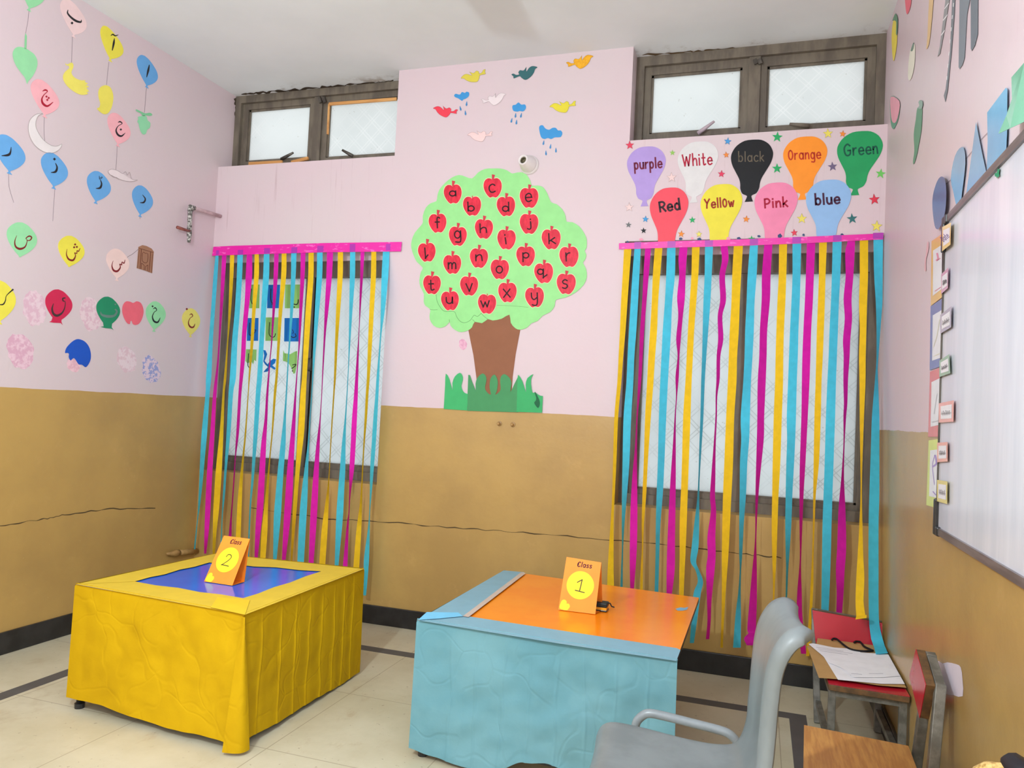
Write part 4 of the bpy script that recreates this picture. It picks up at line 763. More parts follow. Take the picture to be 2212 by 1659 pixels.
# letter cards on the glass behind the first curtain
GW = crop(wall('G'), 4.148, 400, 500); CG, CB = paper((150, 204, 112), 0.5), paper((22, 116, 200), 0.5)
def card(lab, m, pts, let): 
    o = tag(cutout('letter_card', pts, GW, m, off=.004, th=.0008), lab, 'letter card', 'letter cards on the window glass')
    if let: strokes('letter', let, GW, INK, o, off=.0056)
rc = lambda x0, y0, x1, y1, s=4: [(x0, y0), (x1, y0 - 1), (x1 - s, y1), (x0 - s, y1)]
card('green letter card, top row, closest to the balloon wall', CG, rc(578, 476, 668, 688), [([(594, 515), (589, 610), (605, 652), (625, 645)], 7)])
card('blue letter card in the top row', CB, rc(738, 478, 850, 688), [([(768, 515), (766, 600), (778, 640), (800, 640)], 7), dot(778, 652, 6)])
card('green letter card, top row, closest to the mullion', CG, rc(897, 476, 1030, 688), [([(1013, 612), (1010, 640), (996, 655), (972, 650)], 9), dot(977, 677, 8)])
card('blue letter card, middle row, closest to the balloon wall', CB, rc(556, 776, 658, 980), [([(577, 820), (573, 915), (590, 932)], 7), ([(610, 886), (634, 884), (615, 915)], 6)])
card('green letter card in the middle of the nine', CG, rc(722, 770, 838, 980), [([(757, 815), (752, 915), (775, 945), (800, 942), (809, 915)], 7)])
card('blue letter card, middle row, closest to the mullion', CB, rc(890, 776, 1020, 986), [([(985, 915), (992, 940), (968, 950), (950, 940)], 7), ([(960, 880), (972, 905), (960, 912)], 5)])
card('torn green letter card, bottom row, closest to the balloon wall', CG, [(545, 1055), (640, 1058), (636, 1165), (620, 1150), (610, 1190), (590, 1160), (560, 1185), (540, 1160)], [([(567, 1095), (562, 1195), (574, 1220)], 7)])
card('blue letter card in the bottom row, torn to shreds', CB, [(700, 1062), (720, 1065), (735, 1100), (725, 1130), (712, 1160), (738, 1190), (760, 1160), (790, 1140), (815, 1145), (805, 1180), (780, 1200), (812, 1225), (800, 1240), (765, 1215), (740, 1255), (700, 1262), (720, 1235), (742, 1215), (715, 1190), (700, 1165), (708, 1110)], None)
card('torn green letter card, bottom row, closest to the mullion', CG, [(878, 1062), (890, 1090), (940, 1100), (975, 1080), (1004, 1070), (1000, 1200), (985, 1270), (968, 1275), (955, 1230), (930, 1185), (900, 1165), (875, 1160)], [([(962, 1196), (990, 1190), (985, 1205), (955, 1228)], 7), dot(962, 1250, 7)])

# ------------------------------------------------------------------ whiteboard wall
E1 = crop(wall('R'), 2.963, 1890, 0); E2 = crop(wall('R'), 2.963, 1890, 440); E3 = crop(wall('R'), 3.606, 1890, 840)
W2 = crop(wall('W'), 2.963, 1890, 440); W3 = crop(wall('W'), 3.606, 1890, 840); W1 = crop(wall('W'), 2.963, 1890, 0)
pic('paper_strawberry', 'red fruit cut-out touching the ceiling corner', 'paper fruit', [(190, -80), (232, -80), (232, 5), (225, 50), (207, 92), (197, 55)], E1, (238, 112, 128))
cr = pic('paper_maize', 'yellow maize cob cut-out with green husk', 'paper vegetable', [(118, 130), (138, 130), (143, 200), (138, 300), (120, 392), (110, 330), (107, 220)], E1, (244, 222, 90))
cutout('husk', [(111, 132), (125, 95), (133, 88), (146, 122), (142, 218), (134, 215), (136, 140), (120, 132)], E1, paper((110, 150, 122)), cr, off=.0022, sm=2)
ca = pic('paper_radish', 'pale radish cut-out below the yellow maize', 'paper vegetable', [(234, 300), (246, 276), (257, 300), (254, 400), (240, 480), (222, 515), (211, 490), (215, 400), (224, 330)], E1, (232, 228, 210))
cutout('leaf', [(228, 325), (240, 285), (248, 272), (246, 300), (238, 325)], E1, paper((120, 146, 132)), ca, off=.0022, sm=2)
wm = pic('paper_watermelon', 'pink watermelon slice cut-out with green rind', 'paper fruit', [(102, 616), (158, 648), (152, 750), (130, 812), (118, 826), (104, 804), (97, 720)], E1, (104, 164, 138))
cutout('flesh', [(103, 618), (157, 649), (150, 735), (130, 785), (108, 772), (99, 690)], E1, paper((240, 170, 186)), wm, off=.0022, sm=3)
cu = pic('paper_cucumber', 'long green cucumber cut-out on the whiteboard wall', 'paper vegetable', [(272, 690), (300, 695), (302, 740), (297, 830), (280, 930), (266, 1000), (250, 1048), (243, 1036), (252, 960), (248, 860), (261, 765)], E1, (108, 156, 128))
cutout('stalk', [(290, 640), (306, 655), (300, 696), (274, 692), (284, 675), (278, 655)], E1, paper((150, 176, 164)), cu, off=.0022, sm=2)
pic('paper_pencil', 'tan paper pencil hanging from the top of the wall', 'paper pencil', [(350, -60), (375, -60), (372, 30), (358, 190), (345, 285), (328, 314), (336, 230)], E1, (222, 188, 140), 2)
GY = paper((138, 142, 148), 0.4)
g1 = pic('paper_strip', 'grey paper strip with white diagonal hatching', 'paper strip', [(456, -40), (482, -40), (470, 40), (440, 220), (416, 345), (400, 363), (414, 300), (430, 170)], E1, (150, 148, 150), 0)
strokes('hatch', [([(436, 130), (464, 95)], 6), ([(424, 225), (446, 195)], 6), ([(446, 55), (472, 20)], 5)], E1, paper((232, 228, 230)), g1, off=.0023)
g2 = pic('paper_road', 'longest grey paper strip with white road dashes', 'paper strip', [(495, -40), (514, -40), (508, 100), (490, 330), (465, 580), (450, 652), (440, 612), (452, 570), (480, 330)], E1, (124, 128, 134), 0)
strokes('road_dash', [([(503 - k * 7, 20 + k * 78), (501 - k * 7, 42 + k * 78)], 4) for k in range(7)], E1, paper((236, 236, 236)), g2, off=.0023)
pic('paper_strip', 'dark grey pointed paper strip beside the dashed road strip', 'paper strip', [(542, -60), (610, -60), (606, 10), (590, 90), (574, 370), (560, 415), (542, 442), (535, 430)], E1, (128, 134, 142), 0)
pic('paper_strip', 'shortest dark grey paper strip, the one closest to the green paper flag', 'paper strip', [(612, -60), (660, -60), (658, 220), (640, 290), (620, 326), (613, 312)], E1, (116, 122, 130), 0)
GL_ = lambda rgb: paper(rgb, 0.18, 0.6)
def shape(lab, pts, rgb, sm, off=.004): return tag(cutout('paper_shape', pts, E1, GL_(rgb), off=off, th=.002, sm=sm), lab, 'paper shape', 'laminated shapes above the whiteboard')
shape('navy blue laminated oval beside the whiteboard corner', [(430, 1130), (448, 1150), (457, 1230), (450, 1350), (427, 1430), (404, 1467), (382, 1445), (368, 1330), (371, 1250), (390, 1180), (410, 1140)], (74, 84, 126), 3, .012)
shape('light blue laminated teardrop', [(555, 940), (573, 960), (579, 1050), (562, 1200), (545, 1320), (527, 1342), (500, 1220), (485, 1150), (500, 1040), (525, 970)], (108, 174, 212), 2)
shape('light blue laminated triangle', [(647, 780), (660, 850), (690, 1000), (712, 1100), (580, 1265), (605, 1090), (628, 920)], (112, 176, 214), 0)
shape('light blue laminated rectangle', [(718, 720), (838, 560), (848, 572), (846, 850), (840, 970), (716, 1097), (721, 900)], (110, 176, 216), 0)
f_ = [(878, 495), (960, 400), (1030, 330), (1030, 745), (954, 782), (870, 820), (795, 855), (845, 740), (881, 640)]
V = [E1(x, y, .006 + .05 * max(0, (y - 560) / 300)) for x, y in f_]; V2 = [v + Vector((-.0015, 0, 0)) for v in V]; n = len(V)
tag(mesh('paper_shape', V + V2, [list(range(n))[::-1], [n + i for i in range(n)]] + [[i, (i + 1) % n, n + (i + 1) % n, n + i] for i in range(n)], GL_((124, 190, 158)), tri=True), 'green laminated flag lifting off the wall above the whiteboard', 'paper shape', 'laminated shapes above the whiteboard')
tag(strokes('bunting_string', [([(450, 1182), (486, 1150)], 2.5), ([(576, 1022), (622, 968)], 2.5), ([(668, 905), (720, 850)], 2.5), ([(846, 690), (872, 660)], 2.5), ([(486, 1150), (576, 1022)], 2), ([(622, 968), (668, 905)], 2), ([(720, 850), (846, 690)], 2)], E1, paper((110, 96, 104)), off=.002), 'thin string joining the laminated shapes above the whiteboard', 'string')
cv = [(333, 250), (345, 250), (342, 300), (330, 345), (326, 390), (328, 425), (318, 428), (318, 370), (326, 320)]
pic('paper_scrap', 'small pink paper remnant beside the orange framed poster', 'paper scrap', cv, E2, (224, 176, 182), 2)

BY0, BY1, BZ0, BZ1 = -1.447, -3.3, 0.993, 1.966
wb_ = empty('whiteboard', (XR - 0.011, (BY0 + BY1) / 2, BZ0), 'large whiteboard with an aluminium rim on the wall', 'whiteboard')
def board_mat():
    s = NT('whiteboard_enamel'); P, xyz = s.pos()
    c = s.mix(s.ramp(s.noise(3, 4, 0.6, stretch=(1, 3, 0.4)), 0.35, 0.65), lin((216, 214, 222)), lin((204, 204, 214)))
    s.bump(s.noise(5, 3, 0.5, stretch=(1, 2, 0.3)), 0.06, 0.02)
    return s.fin(c, 0.16, 0.5)
MB().box((XR - 0.02, BY1, BZ0), (XR - .001, BY0, BZ1)).build('board', board_mat(), wb_)
M_alu = streak((150, 140, 140), (120, 112, 112), 40, (1, 0.1, 1), 0.35, 0.5, metal=0.6)
MB().box((XR - 0.027, BY1, BZ1 - .014), (XR - .001, BY0, BZ1 + .008)).build('rim', M_alu, wb_)
MB().box((XR - 0.027, BY1, BZ0 - .008), (XR - .001, BY0, BZ0 + .014)).build('rim', M_alu, wb_)
MB().box((XR - 0.024, BY0 - .006, BZ0), (XR - .001, BY0 + .004, BZ1)).build('rim', M_metal, wb_)
for z0, z1, lz in ((BZ1 - .10, BZ1 + .012, BZ1 - .016), (BZ0 - .012, BZ0 + .10, BZ0 - .012)):
    MB().box((XR - 0.031, BY0 - .018, z0), (XR - .001, BY0 + .008, z1)).box((XR - 0.031, BY0 - .05, lz), (XR - .001, BY0 - .018, lz + .028)).build('corner_cap', M_black, wb_, bevel=.004)
MB().tube([onp(2078 + 3.4 * math.cos(k * .7), 436 + 3.4 * math.sin(k * .7), 0, XR - .012) for k in range(10)], .004, 8).build('hook', M_metal, wb_)
def butterfly():
    o = tag(cutout('paper_butterfly', [(770, 1132), (766, 1108), (778, 1108), (786, 1082), (798, 1085), (793, 1108), (797, 1126), (788, 1132), (780, 1142), (778, 1126)], W1, paper((40, 140, 98)), sm=2), 'tiny green butterfly stuck on the whiteboard near its top rim', 'paper butterfly')
butterfly()
SCR = paper((120, 112, 116))
def blabel(lab, pts, rgb, mp, txt=None, lift=.004):
    o = tag(cutout('word_label', pts, mp, GL_(rgb), off=lift, th=.0015), lab, 'label', 'labels down the whiteboard edge')
    cx = sum(p[0] for p in pts) / 4; cy = sum(p[1] for p in pts) / 4
    inner = [(cx + (x - cx) * .74, cy + (y - cy) * .66) for x, y in pts]
    cutout('label_sheet', inner, mp, paper((232, 226, 230), .3), o, off=lift + .0016, th=.0004)
    (ax, ay), (bx, by), (ex, ey), (fx, fy) = inner
    if txt: strokes('lettering', word(txt, (ax + (fx - ax) * .72 + 3, ay + (fy - ay) * .72), (bx - 2, by + (ey - by) * .66), 24, 3.0), mp, paper((112, 70, 140)), o, off=lift + .0024)
    else:
        S = []; random.seed(int(ax + ay))
        for k in range(7):
            t = .12 + k * .11; x = ax + (bx - ax) * t; y0 = ay + (by - ay) * t; y1 = fy + (ey - fy) * t; L = y1 - y0
            S.append(([(x, y0 + L * (.44 + random.uniform(-.1, .05))), (x + 2, y0 + L * .72)], 2.6))
        S.append(([(ax + (fx - ax) * .6 + 3, ay + (fy - ay) * .6), (bx + (ex - bx) * .6 - 4, by + (ey - by) * .6)], 2.4))
        strokes('lettering', S, mp, SCR, o, off=lift + .0024)
blabel('yellow bordered label with the word Date at the top of the board', [(430, 150), (487, 120), (483, 262), (430, 305)], (244, 208, 128), W2, 'Date', .008)
blabel('pink bordered label, second from the top of the whiteboard edge', [(424, 452), (470, 408), (467, 540), (424, 578)], (214, 160, 184), W2)
blabel('purple-grey label, third from the top of the whiteboard edge', [(418, 712), (490, 655), (488, 790), (418, 833)], (176, 166, 184), W2)
blabel('green label with a curled top, halfway down the whiteboard edge', [(412, 1005), (476, 962), (482, 1085), (412, 1110)], (148, 180, 150), W2)
blabel('salmon bordered label, the wider one of two', [(408, 1278), (505, 1258), (503, 1395), (408, 1402)], (236, 166, 156), W2)
blabel('salmon bordered label, the narrower one of two, with an orange corner', [(398, 1530), (465, 1525), (465, 1650), (398, 1655)], (238, 168, 150), W2)
blabel('mustard yellow label, the lowest on the whiteboard edge', [(483, 708), (565, 722), (563, 898), (483, 875)], (226, 204, 108), W3)
def poster(lab, pts, rgb, inn, mp, ink, mark):
    o = tag(cutout('chart_poster', pts, mp, GL_(rgb), off=.002, th=.0012), lab, 'poster', 'charts tucked behind the whiteboard')
    cutout('chart_sheet', inn, mp, paper((234, 232, 236), .25), o, off=.0034, th=.0004)
    strokes('drawing', mark, mp, paper(ink), o, off=.0042)
poster('orange bordered chart behind the whiteboard, the highest', [(362, 240), (428, 194), (428, 600), (357, 655)], (238, 186, 92), [(372, 300), (430, 262), (428, 545), (370, 590)], E2, (216, 140, 160), [([(398, 320), (404, 350), (395, 362)], 12), ([(400, 362), (418, 350)], 5), ([(384, 560), (420, 535)], 5)])
poster('blue and violet bordered chart behind the whiteboard, second from the top', [(356, 658), (428, 608), (424, 1040), (350, 1066)], (108, 116, 176), [(370, 715), (428, 680), (424, 985), (366, 1005)], E2, (210, 206, 190), [([(375, 915), (395, 850), (415, 740)], 5), ([(380, 975), (412, 960)], 6)])
poster('red bordered chart behind the whiteboard', [(352, 1076), (418, 1048), (414, 1492), (340, 1492)], (226, 112, 112), [(362, 1142), (418, 1115), (414, 1415), (356, 1428)], E2, (190, 190, 196), [([(378, 1345), (398, 1215)], 5), ([(368, 1398), (402, 1390)], 6)])
poster('lime bordered chart with a kite, the lowest behind the whiteboard', [(418, 402), (495, 390), (486, 932), (400, 905)], (220, 226, 96), [(430, 480), (495, 470), (486, 850), (422, 835)], E3, (170, 150, 206), [([(466, 515), (448, 600), (463, 745)], 5), ([(470, 520), (478, 580), (452, 605)], 12), ([(452, 800), (472, 825)], 8)])
tag(cutout('trim_3', [(1355, 742), (1410, 765), (1450, 755), (1530, 772), (1566, 800), (1580, 900), (1582, 1045), (1500, 1035), (1430, 1018), (1380, 900)], crop(wall('R'), 3.959, 1680, 1240), paper((226, 212, 222), .4), off=.0004, th=.0005, sm=2), kind='structure')

# ------------------------------------------------------------------ tables
M_blue = streak((40, 104, 222), (36, 96, 212), 3, (1, 1, 1), 0.16, 0.6, key='b'); M_orange = streak((255, 146, 20), (252, 136, 16), 5, (1, 1, 1), 0.22, 0.5)
TH = 0.505
def table(name, lab, Qd, m_top, bars):
    t = empty(name, (sum(q[0] for q in Qd) / 4, sum(q[1] for q in Qd) / 4, 0), lab, 'table')
    MB().hexa(Qd, TH - .022, TH - .0015).build('table_top', M_black, t, bevel=.002)
    MB().hexa(Qd, TH - .0015, TH).build('laminate', m_top, t)
    cx, cy = sum(q[0] for q in Qd) / 4, sum(q[1] for q in Qd) / 4; L = []
    for x, y in Qd:
        ix = .30 if len(L) == 2 and m_top is M_orange else .07; px, py = x + (cx - x) * ix, y + (cy - y) * .07; L.append((px, py))
        MB().tube([(px, py, .012), (px, py, TH - .022)], .014, 12).build('leg', M_black, t, smooth=True)
        MB().lathe([(0, .0), (.019, .0), (.02, .02), (.014, .022)], (px, py, 0), (0, 0, 1), 12).build('leg_cap', M_black, t)
    for z in bars:
        m = MB()
        for k in range(4): m.bar((*L[k], z), (*L[(k + 1) % 4], z), .022, .022)
        m.build('rail_frame', M_black, t)
    return t
fz = flat(TH)
g2_ = lambda x, y: (fz(x, y).x, fz(x, y).y)
YQ = [g2_(165, 1262), g2_(529, 1327), g2_(785, 1229), g2_(465, 1197)]
BQ = [g2_(903, 1339), g2_(1461, 1427), g2_(1510, 1291), g2_(1090, 1233)]
table('low_table', 'low square table with a shiny blue top, draped in yellow paper', YQ, M_blue, (TH - .04,))
table('low_table', 'low table with a worn orange top, half draped in light blue paper', BQ, M_orange, (TH - .04, .075))
M_yc = cover_mat((196, 156, 6), (186, 146, 4)); M_bc = cover_mat((110, 154, 163), (98, 145, 156))
M_yt = paper((224, 190, 56), .7); M_bt = paper((132, 174, 190), .55)
def skirt(parent, Qd, i, hem, flare, creases, m, wr, seed, name='skirt', nt=280, ns=36):
    A_, B_ = Vector(Qd[i]), Vector(Qd[(i + 1) % 4]); c = sum((Vector(q) for q in Qd), Vector((0, 0))) / 4
    dA, dB = (A_ - c).normalized() * 1.35, (B_ - c).normalized() * 1.35
    d = (B_ - A_).normalized(); nrm = Vector((d.y, -d.x))
    V = []
    for j in range(ns + 1):
        s = j / ns
        for k in range(nt + 1):
            t = k / nt; f = .004 + flare * s ** 1.2
            p = (A_ + dA * f).lerp(B_ + dB * f, t)
            z = TH + .0048 + (hem(t) - TH - .0048) * s
            if j == 0: p = p - nrm * .007
            e = min(1, s * 5) * min(1, t * 12, (1 - t) * 12)
            o = wr * noise.noise(Vector((t * 5.5 + seed, s * 3.2, seed))) + wr * .5 * noise.noise(Vector((t * 13, s * 8 + seed, 3.1)))
            for ct in creases:
                q = abs(t - ct - .012 * noise.noise(Vector((s * 3, ct * 20, seed))))
                if q < .007: o += .003 * (1 - q / .007)
                o += .0014 * math.sin((t - ct) * 60) * math.exp(-((t - ct) / .05) ** 2)
            p = p + nrm * (o * e)
            V.append((p.x, p.y, z))
    F = [[j * (nt + 1) + k, j * (nt + 1) + k + 1, (j + 1) * (nt + 1) + k + 1, (j + 1) * (nt + 1) + k] for j in range(ns) for k in range(nt)]
    return mesh(name, V, F, m, parent, smooth=True)
def strip(name, parent, px, m, off=.0026, th=.0008): return cutout(name, px, fz, m, parent, off=off, th=th)
yc = empty('paper_table_cover', (sum(q[0] for q in YQ) / 4, sum(q[1] for q in YQ) / 4, TH), 'yellow crepe paper cover taped round the blue table', 'table cover')
hemY = lambda t: .048 - .022 * t + .006 * math.sin(t * 9)
skirt(yc, YQ, 0, hemY, .003, (), M_yc, .011, 1.7)
skirt(yc, YQ, 1, lambda t: .030 - .022 * t + .003 * math.sin(t * 14), .004, (.12, .26, .38, .49, .60, .71, .80, .89), M_yc, .005, 4.2)
skirt(yc, YQ, 2, lambda t: .05, .004, (), M_yc, .006, 6.1); skirt(yc, YQ, 3, lambda t: .05, .003, (), M_yc, .006, 8.3)
IN = [(291, 1256), (525, 1292), (694, 1234), (452, 1215)]
OUT = [(164, 1262), (529, 1328), (786, 1229), (465, 1196)]
for k in range(4):
    a, b = OUT[k], OUT[(k + 1) % 4]; c, d = IN[(k + 1) % 4], IN[k]
    strip('top_border', yc, [a, b, c] + [(c[0] + (d[0] - c[0]) * t, c[1] + (d[1] - c[1]) * t + (1.2 if j % 2 else -.8)) for j, t in enumerate((.2, .4, .6, .8))] + [d], M_yt, off=.0022 + .0009 * (k % 2))
# folded flap at the front corner
c0 = Vector(YQ[1]); dd = (Vector(YQ[2]) - c0).normalized(); de = (Vector(YQ[0]) - c0).normalized(); out_ = Vector((dd.y, -dd.x)); V = []
for j in range(13):
    s = j / 12; z = TH - .005 - (TH - .018) * s; base = c0 - (dd + de) * (.008 + .034 * s)
    for k in range(7):
        u = k / 6; q = base + de * (.014 + .062 * s) * (1 - u) * 1.0 + dd * (.004 + .06 * s) * u + out_ * .012 * math.sin(u * math.pi) * s - (dd + de) * .012 * math.sin(u * math.pi)
        V.append((q.x, q.y, z))
mesh('corner_flap', V, [[j * 7 + k, j * 7 + k + 1, (j + 1) * 7 + k + 1, (j + 1) * 7 + k] for j in range(12) for k in range(6)], M_yc, yc, smooth=True)
strip('tape_patch', yc, [(455, 1312), (529, 1328), (540, 1296), (470, 1290)], paper((244, 200, 40), .6), off=.0055)
bc = empty('paper_table_cover', (sum(q[0] for q in BQ) / 4, sum(q[1] for q in BQ) / 4, TH), 'light blue crepe paper cover on two sides of the orange table', 'table cover')
def hemB(t):
    P = [(0, .035), (.1, .022), (.25, .012), (.36, .03), (.47, .075), (.55, .085), (.7, .06), (.85, .07), (1, .10)]
    for (a, za), (b, zb) in zip(P, P[1:]):
        if t <= b:
            k = (t - a) / (b - a); k = k * k * (3 - 2 * k); return za + (zb - za) * k
    return .1
skirt(bc, BQ, 0, hemB, .004, (.16, .265, .37, .475, .58, .68, .79, .9), M_bc, .013, 2.9)
skirt(bc, BQ, 3, lambda t: .035, .004, (.3, .6), M_bc, .008, 5.5)
strip('top_border', bc, [(903, 1340), (1010, 1331), (1462, 1400), (1470, 1404), (1461, 1428), (1200, 1389)], M_bt)
strip('top_border', bc, [(903, 1339), (1010, 1331), (1050, 1303), (1090, 1271), (1133, 1236), (1088, 1232)], M_bt, off=.0045)
strip('corner_patch', bc, [(903, 1339), (922, 1322), (990, 1323), (1000, 1331), (950, 1336)], paper((122, 200, 236), .6), off=.0056)
strip('clear_tape', bc, [(1000, 1331), (1012, 1333), (1136, 1238), (1126, 1236)], paper((206, 190, 184), .15, .7), off=.0058, th=.0003)
M_chip = paper((128, 176, 206))
tag(cutout('trim_4', [(1459, 1315), (1470, 1312), (1478, 1313), (1487, 1311), (1484, 1317), (1474, 1319), (1464, 1319)], fz, M_chip, off=.0006, th=.0003), 'flake of light blue paper on the orange table top', 'paper scrap').name = 'paper_flake'

# class cards
ORG = paper((250, 150, 50), .5); ORG2 = paper((240, 132, 36), .5); CIR = paper((248, 220, 48), .5)
def tent(lab, A_, B_, TA, TB, RA, RB, num, lid):
    """A/B: foot of the front face, TA/TB: ridge, RA/RB: foot of the back face"""
    e = empty('tent_card', (A_ + B_) / 2, lab, 'tent card', 'class number cards')
    def slab(name, q, m):
        nrm = (q[1] - q[0]).cross(q[3] - q[0]).normalized() * .0008; V = [p for p in q] + [p + nrm for p in q]
        mesh(name, V, [[3, 2, 1, 0], [4, 5, 6, 7], [0, 1, 5, 4], [1, 2, 6, 5], [2, 3, 7, 6], [3, 0, 4, 7]], m, e)
    slab('front_panel', [A_, B_, TB, TA], ORG); slab('back_panel', [RA, RB, TB, TA], ORG2)
    slab('foot_panel', [A_ + Vector((0, 0, .0006)), B_ + Vector((0, 0, .0006)), RB + Vector((0, 0, .0006)), RA + Vector((0, 0, .0006))], ORG2)
    nrm = (B_ - A_).cross(TA - A_).normalized()
    def mp(x, y, off=0.0):      # card coordinates: x 0..100 across, y 0..142 down
        u, v = x / 100, 1 - y / 142
        return (A_.lerp(B_, u)).lerp(TA.lerp(TB, u), v) + nrm * off
    cutout('disc', [(50 + 38 * math.cos(k * math.pi / 18), 70 + 38 * math.sin(k * math.pi / 18)) for k in range(36)], mp, CIR, e, off=.001, th=.0006)
    cutout('heart', [(3, 138), (4, 122), (8, 115), (15, 114), (20, 119), (20, 123), (26, 123), (30, 130), (27, 137), (22, 141)], mp, CIR, e, off=.001, th=.0006, sm=3)
    strokes('numeral', word(num, (38, 86), (60, 87), 19, 2.2), mp, INK, e, off=.0022)
    strokes('lettering', word('Class', (34, 21), (74, 20), 8, 2.4, .15), mp, paper((84, 26, 40)), e, off=.0014)
    return e
Z0 = TH + .002
def on(x, y, z=Z0): return onp(x, y, 2, z)
A_, B_ = on(1206, 1317), on(1286, 1327); yr = (A_.y + B_.y) / 2 + .045
tent('orange tent card reading class 1 on the orange table', A_, B_, onp(1224, 1203, 1, yr), onp(1299, 1215, 1, yr), A_ + Vector((.012, .085, 0)), B_ + Vector((.012, .085, 0)), '1', 0)
A_, B_ = on(441, 1256), on(502, 1265); yr = (A_.y + B_.y) / 2 + .05
tent('orange tent card reading class 2 on the blue table', A_, B_, onp(484, 1157, 1, yr), onp(540, 1164, 1, yr + .002), on(441, 1256) + Vector((.03, .085, 0)), on(528, 1257), '2', 0)
# black board duster behind card 1
p0 = on(1304, 1322); du = empty('board_duster', p0, 'small black and yellow duster half hidden behind the class 1 card', 'duster')
x0, y0 = p0.x - .06, p0.y + .0
MB().box((x0, y0, Z0), (x0 + .072, y0 + .05, Z0 + .006)).build('base', M_black, du, bevel=.002)
MB().box((x0 + .002, y0 + .002, Z0 + .006), (x0 + .07, y0 + .048, Z0 + .016)).build('felt', paper((228, 160, 40)), du)
MB().box((x0, y0, Z0 + .016), (x0 + .072, y0 + .05, Z0 + .034)).build('grip', streak((30, 42, 40), (20, 28, 28), 60, (1, 1, 1), .5), du, bevel=.004)
MB().tube([(x0 + .066, y0 + .03, Z0 + .033), (x0 + .08, y0 + .03, Z0 + .03), (x0 + .086, y0 + .03, Z0 + .019), (x0 + .098, y0 + .028, Z0 + .017)], .003, 6).build('strap', M_black, du)

# ------------------------------------------------------------------ chairs
M_red = streak((190, 32, 50), (178, 26, 44), 4, (1, 1, 1), 0.22, 0.5); M_edge = streak((120, 86, 52), (88, 66, 44), 30, (1, 1, 1), 0.6)
M_steel = streak((134, 132, 124), (104, 102, 94), 22, (1, 1, 1), 0.4, 0.5, metal=.35); M_oak = streak((206, 148, 76), (182, 122, 58), 18, (4, 0.35, 1), .38, .4)
def kid_chair(lab, seat, zs, back, bn, m_seat, m_dark):
    """seat: 4 ground points front-left, front-right, rear-right, rear-left; back: 4 points of the backrest's front face; bn: towards the rear"""
    c = [sum(q[k] for q in seat) / 4 for k in (0, 1)]
    e = empty('school_chair', (c[0], c[1], 0), lab, 'chair')
    s = MB().hexa(seat, zs - .024, zs - .0015).build('seat', M_edge, e, bevel=.003)
    mesh('seat_laminate', [(x, y, zs - .0015) for x, y in seat] + [(x, y, zs) for x, y in seat], [[3, 2, 1, 0], [4, 5, 6, 7], [0, 1, 5, 4], [1, 2, 6, 5], [2, 3, 7, 6], [3, 0, 4, 7]], m_seat, s)
    bn = Vector(bn)
    q = [Vector(p) for p in back]; V = [p + bn * .0015 for p in q] + [p + bn * .026 for p in q]; FF = [[3, 2, 1, 0], [4, 5, 6, 7], [0, 1, 5, 4], [1, 2, 6, 5], [2, 3, 7, 6], [3, 0, 4, 7]]
    b = mesh('backrest', V, FF, M_edge, e, bevel=.002)
    mesh('back_laminate', q + [p + bn * .0015 for p in q], FF, M_red, b)
    ins = [(x + (c[0] - x) * .12, y + (c[1] - y) * .12) for x, y in seat]
    for k in (0, 1): MB().bar((*ins[k], 0), (*ins[k], zs - .024), .026, .026, up=(0, 1, 0)).build('leg', m_dark, e, bevel=.002)
    for k, (bt, bb) in ((2, (q[1], q[2])), (3, (q[0], q[3]))):
        inn = (q[0] + q[1] - bt * 2).normalized() * .012 if k == 2 else (q[0] + q[1] - bt * 2).normalized() * .012
        foot = Vector((ins[k][0], ins[k][1], 0)) + bn * .012
        t_, m_ = bt + bn * .040 + inn, bb + bn * .040 + inn
        MB().bar(t_, foot, .028, .028, up=bn).build('leg', m_dark, e, bevel=.002)
    MB().bar(q[0] + bn * .04 - Vector((0, 0, .013)), q[1] + bn * .04 - Vector((0, 0, .013)), .026, .026).build('back_rail', m_dark, e, bevel=.002)
    r = MB()
    for k in range(4): r.bar((*ins[k], zs - .037), (*ins[(k + 1) % 4], zs - .037), .024, .024)
    r.build('seat_frame', m_dark, e)
    for i, j in ((0, 3), (1, 2)): MB().bar((*ins[i], .09), (*ins[j], .09), .022, .022).build('stretcher', m_dark, e)
    return e
zA = .345; fa = flat(zA); g = lambda x, y: (fa(x, y).x, fa(x, y).y)
fl, fr = g(1790, 1477), g(1966, 1505)
kid_chair('red school chair against the window wall, papers piled on its seat', [fl, fr, (min(fr[0] + .002, .545), -.44), (fl[0] - .008, -.44)], zA,
          [onp(1755, 1318, 1, -.37), onp(1906, 1346, 1, -.37), onp(1905, 1426, 1, -.405), onp(1763, 1400, 1, -.405)], (0, 1, 0), M_red, M_steel)
zB = .335; fb = flat(zB); g = lambda x, y: (fb(x, y).x, fb(x, y).y)
a, b = g(1737, 1566), g(1962, 1611)
XBK = .478
kid_chair('school chair with a bare wooden seat and red backrest, beside the grey chair', [(a[0] - .02, a[1] - .345), (a[0], a[1]), (b[0], b[1]), (b[0] - .01, b[1] - .33)], zB,
          [onp(1999.5, 1479, 0, XBK), onp(1978, 1402, 0, XBK), onp(1964, 1460, 0, XBK), onp(1986, 1551, 0, XBK)], (1, 0, 0), M_oak, M_steel)
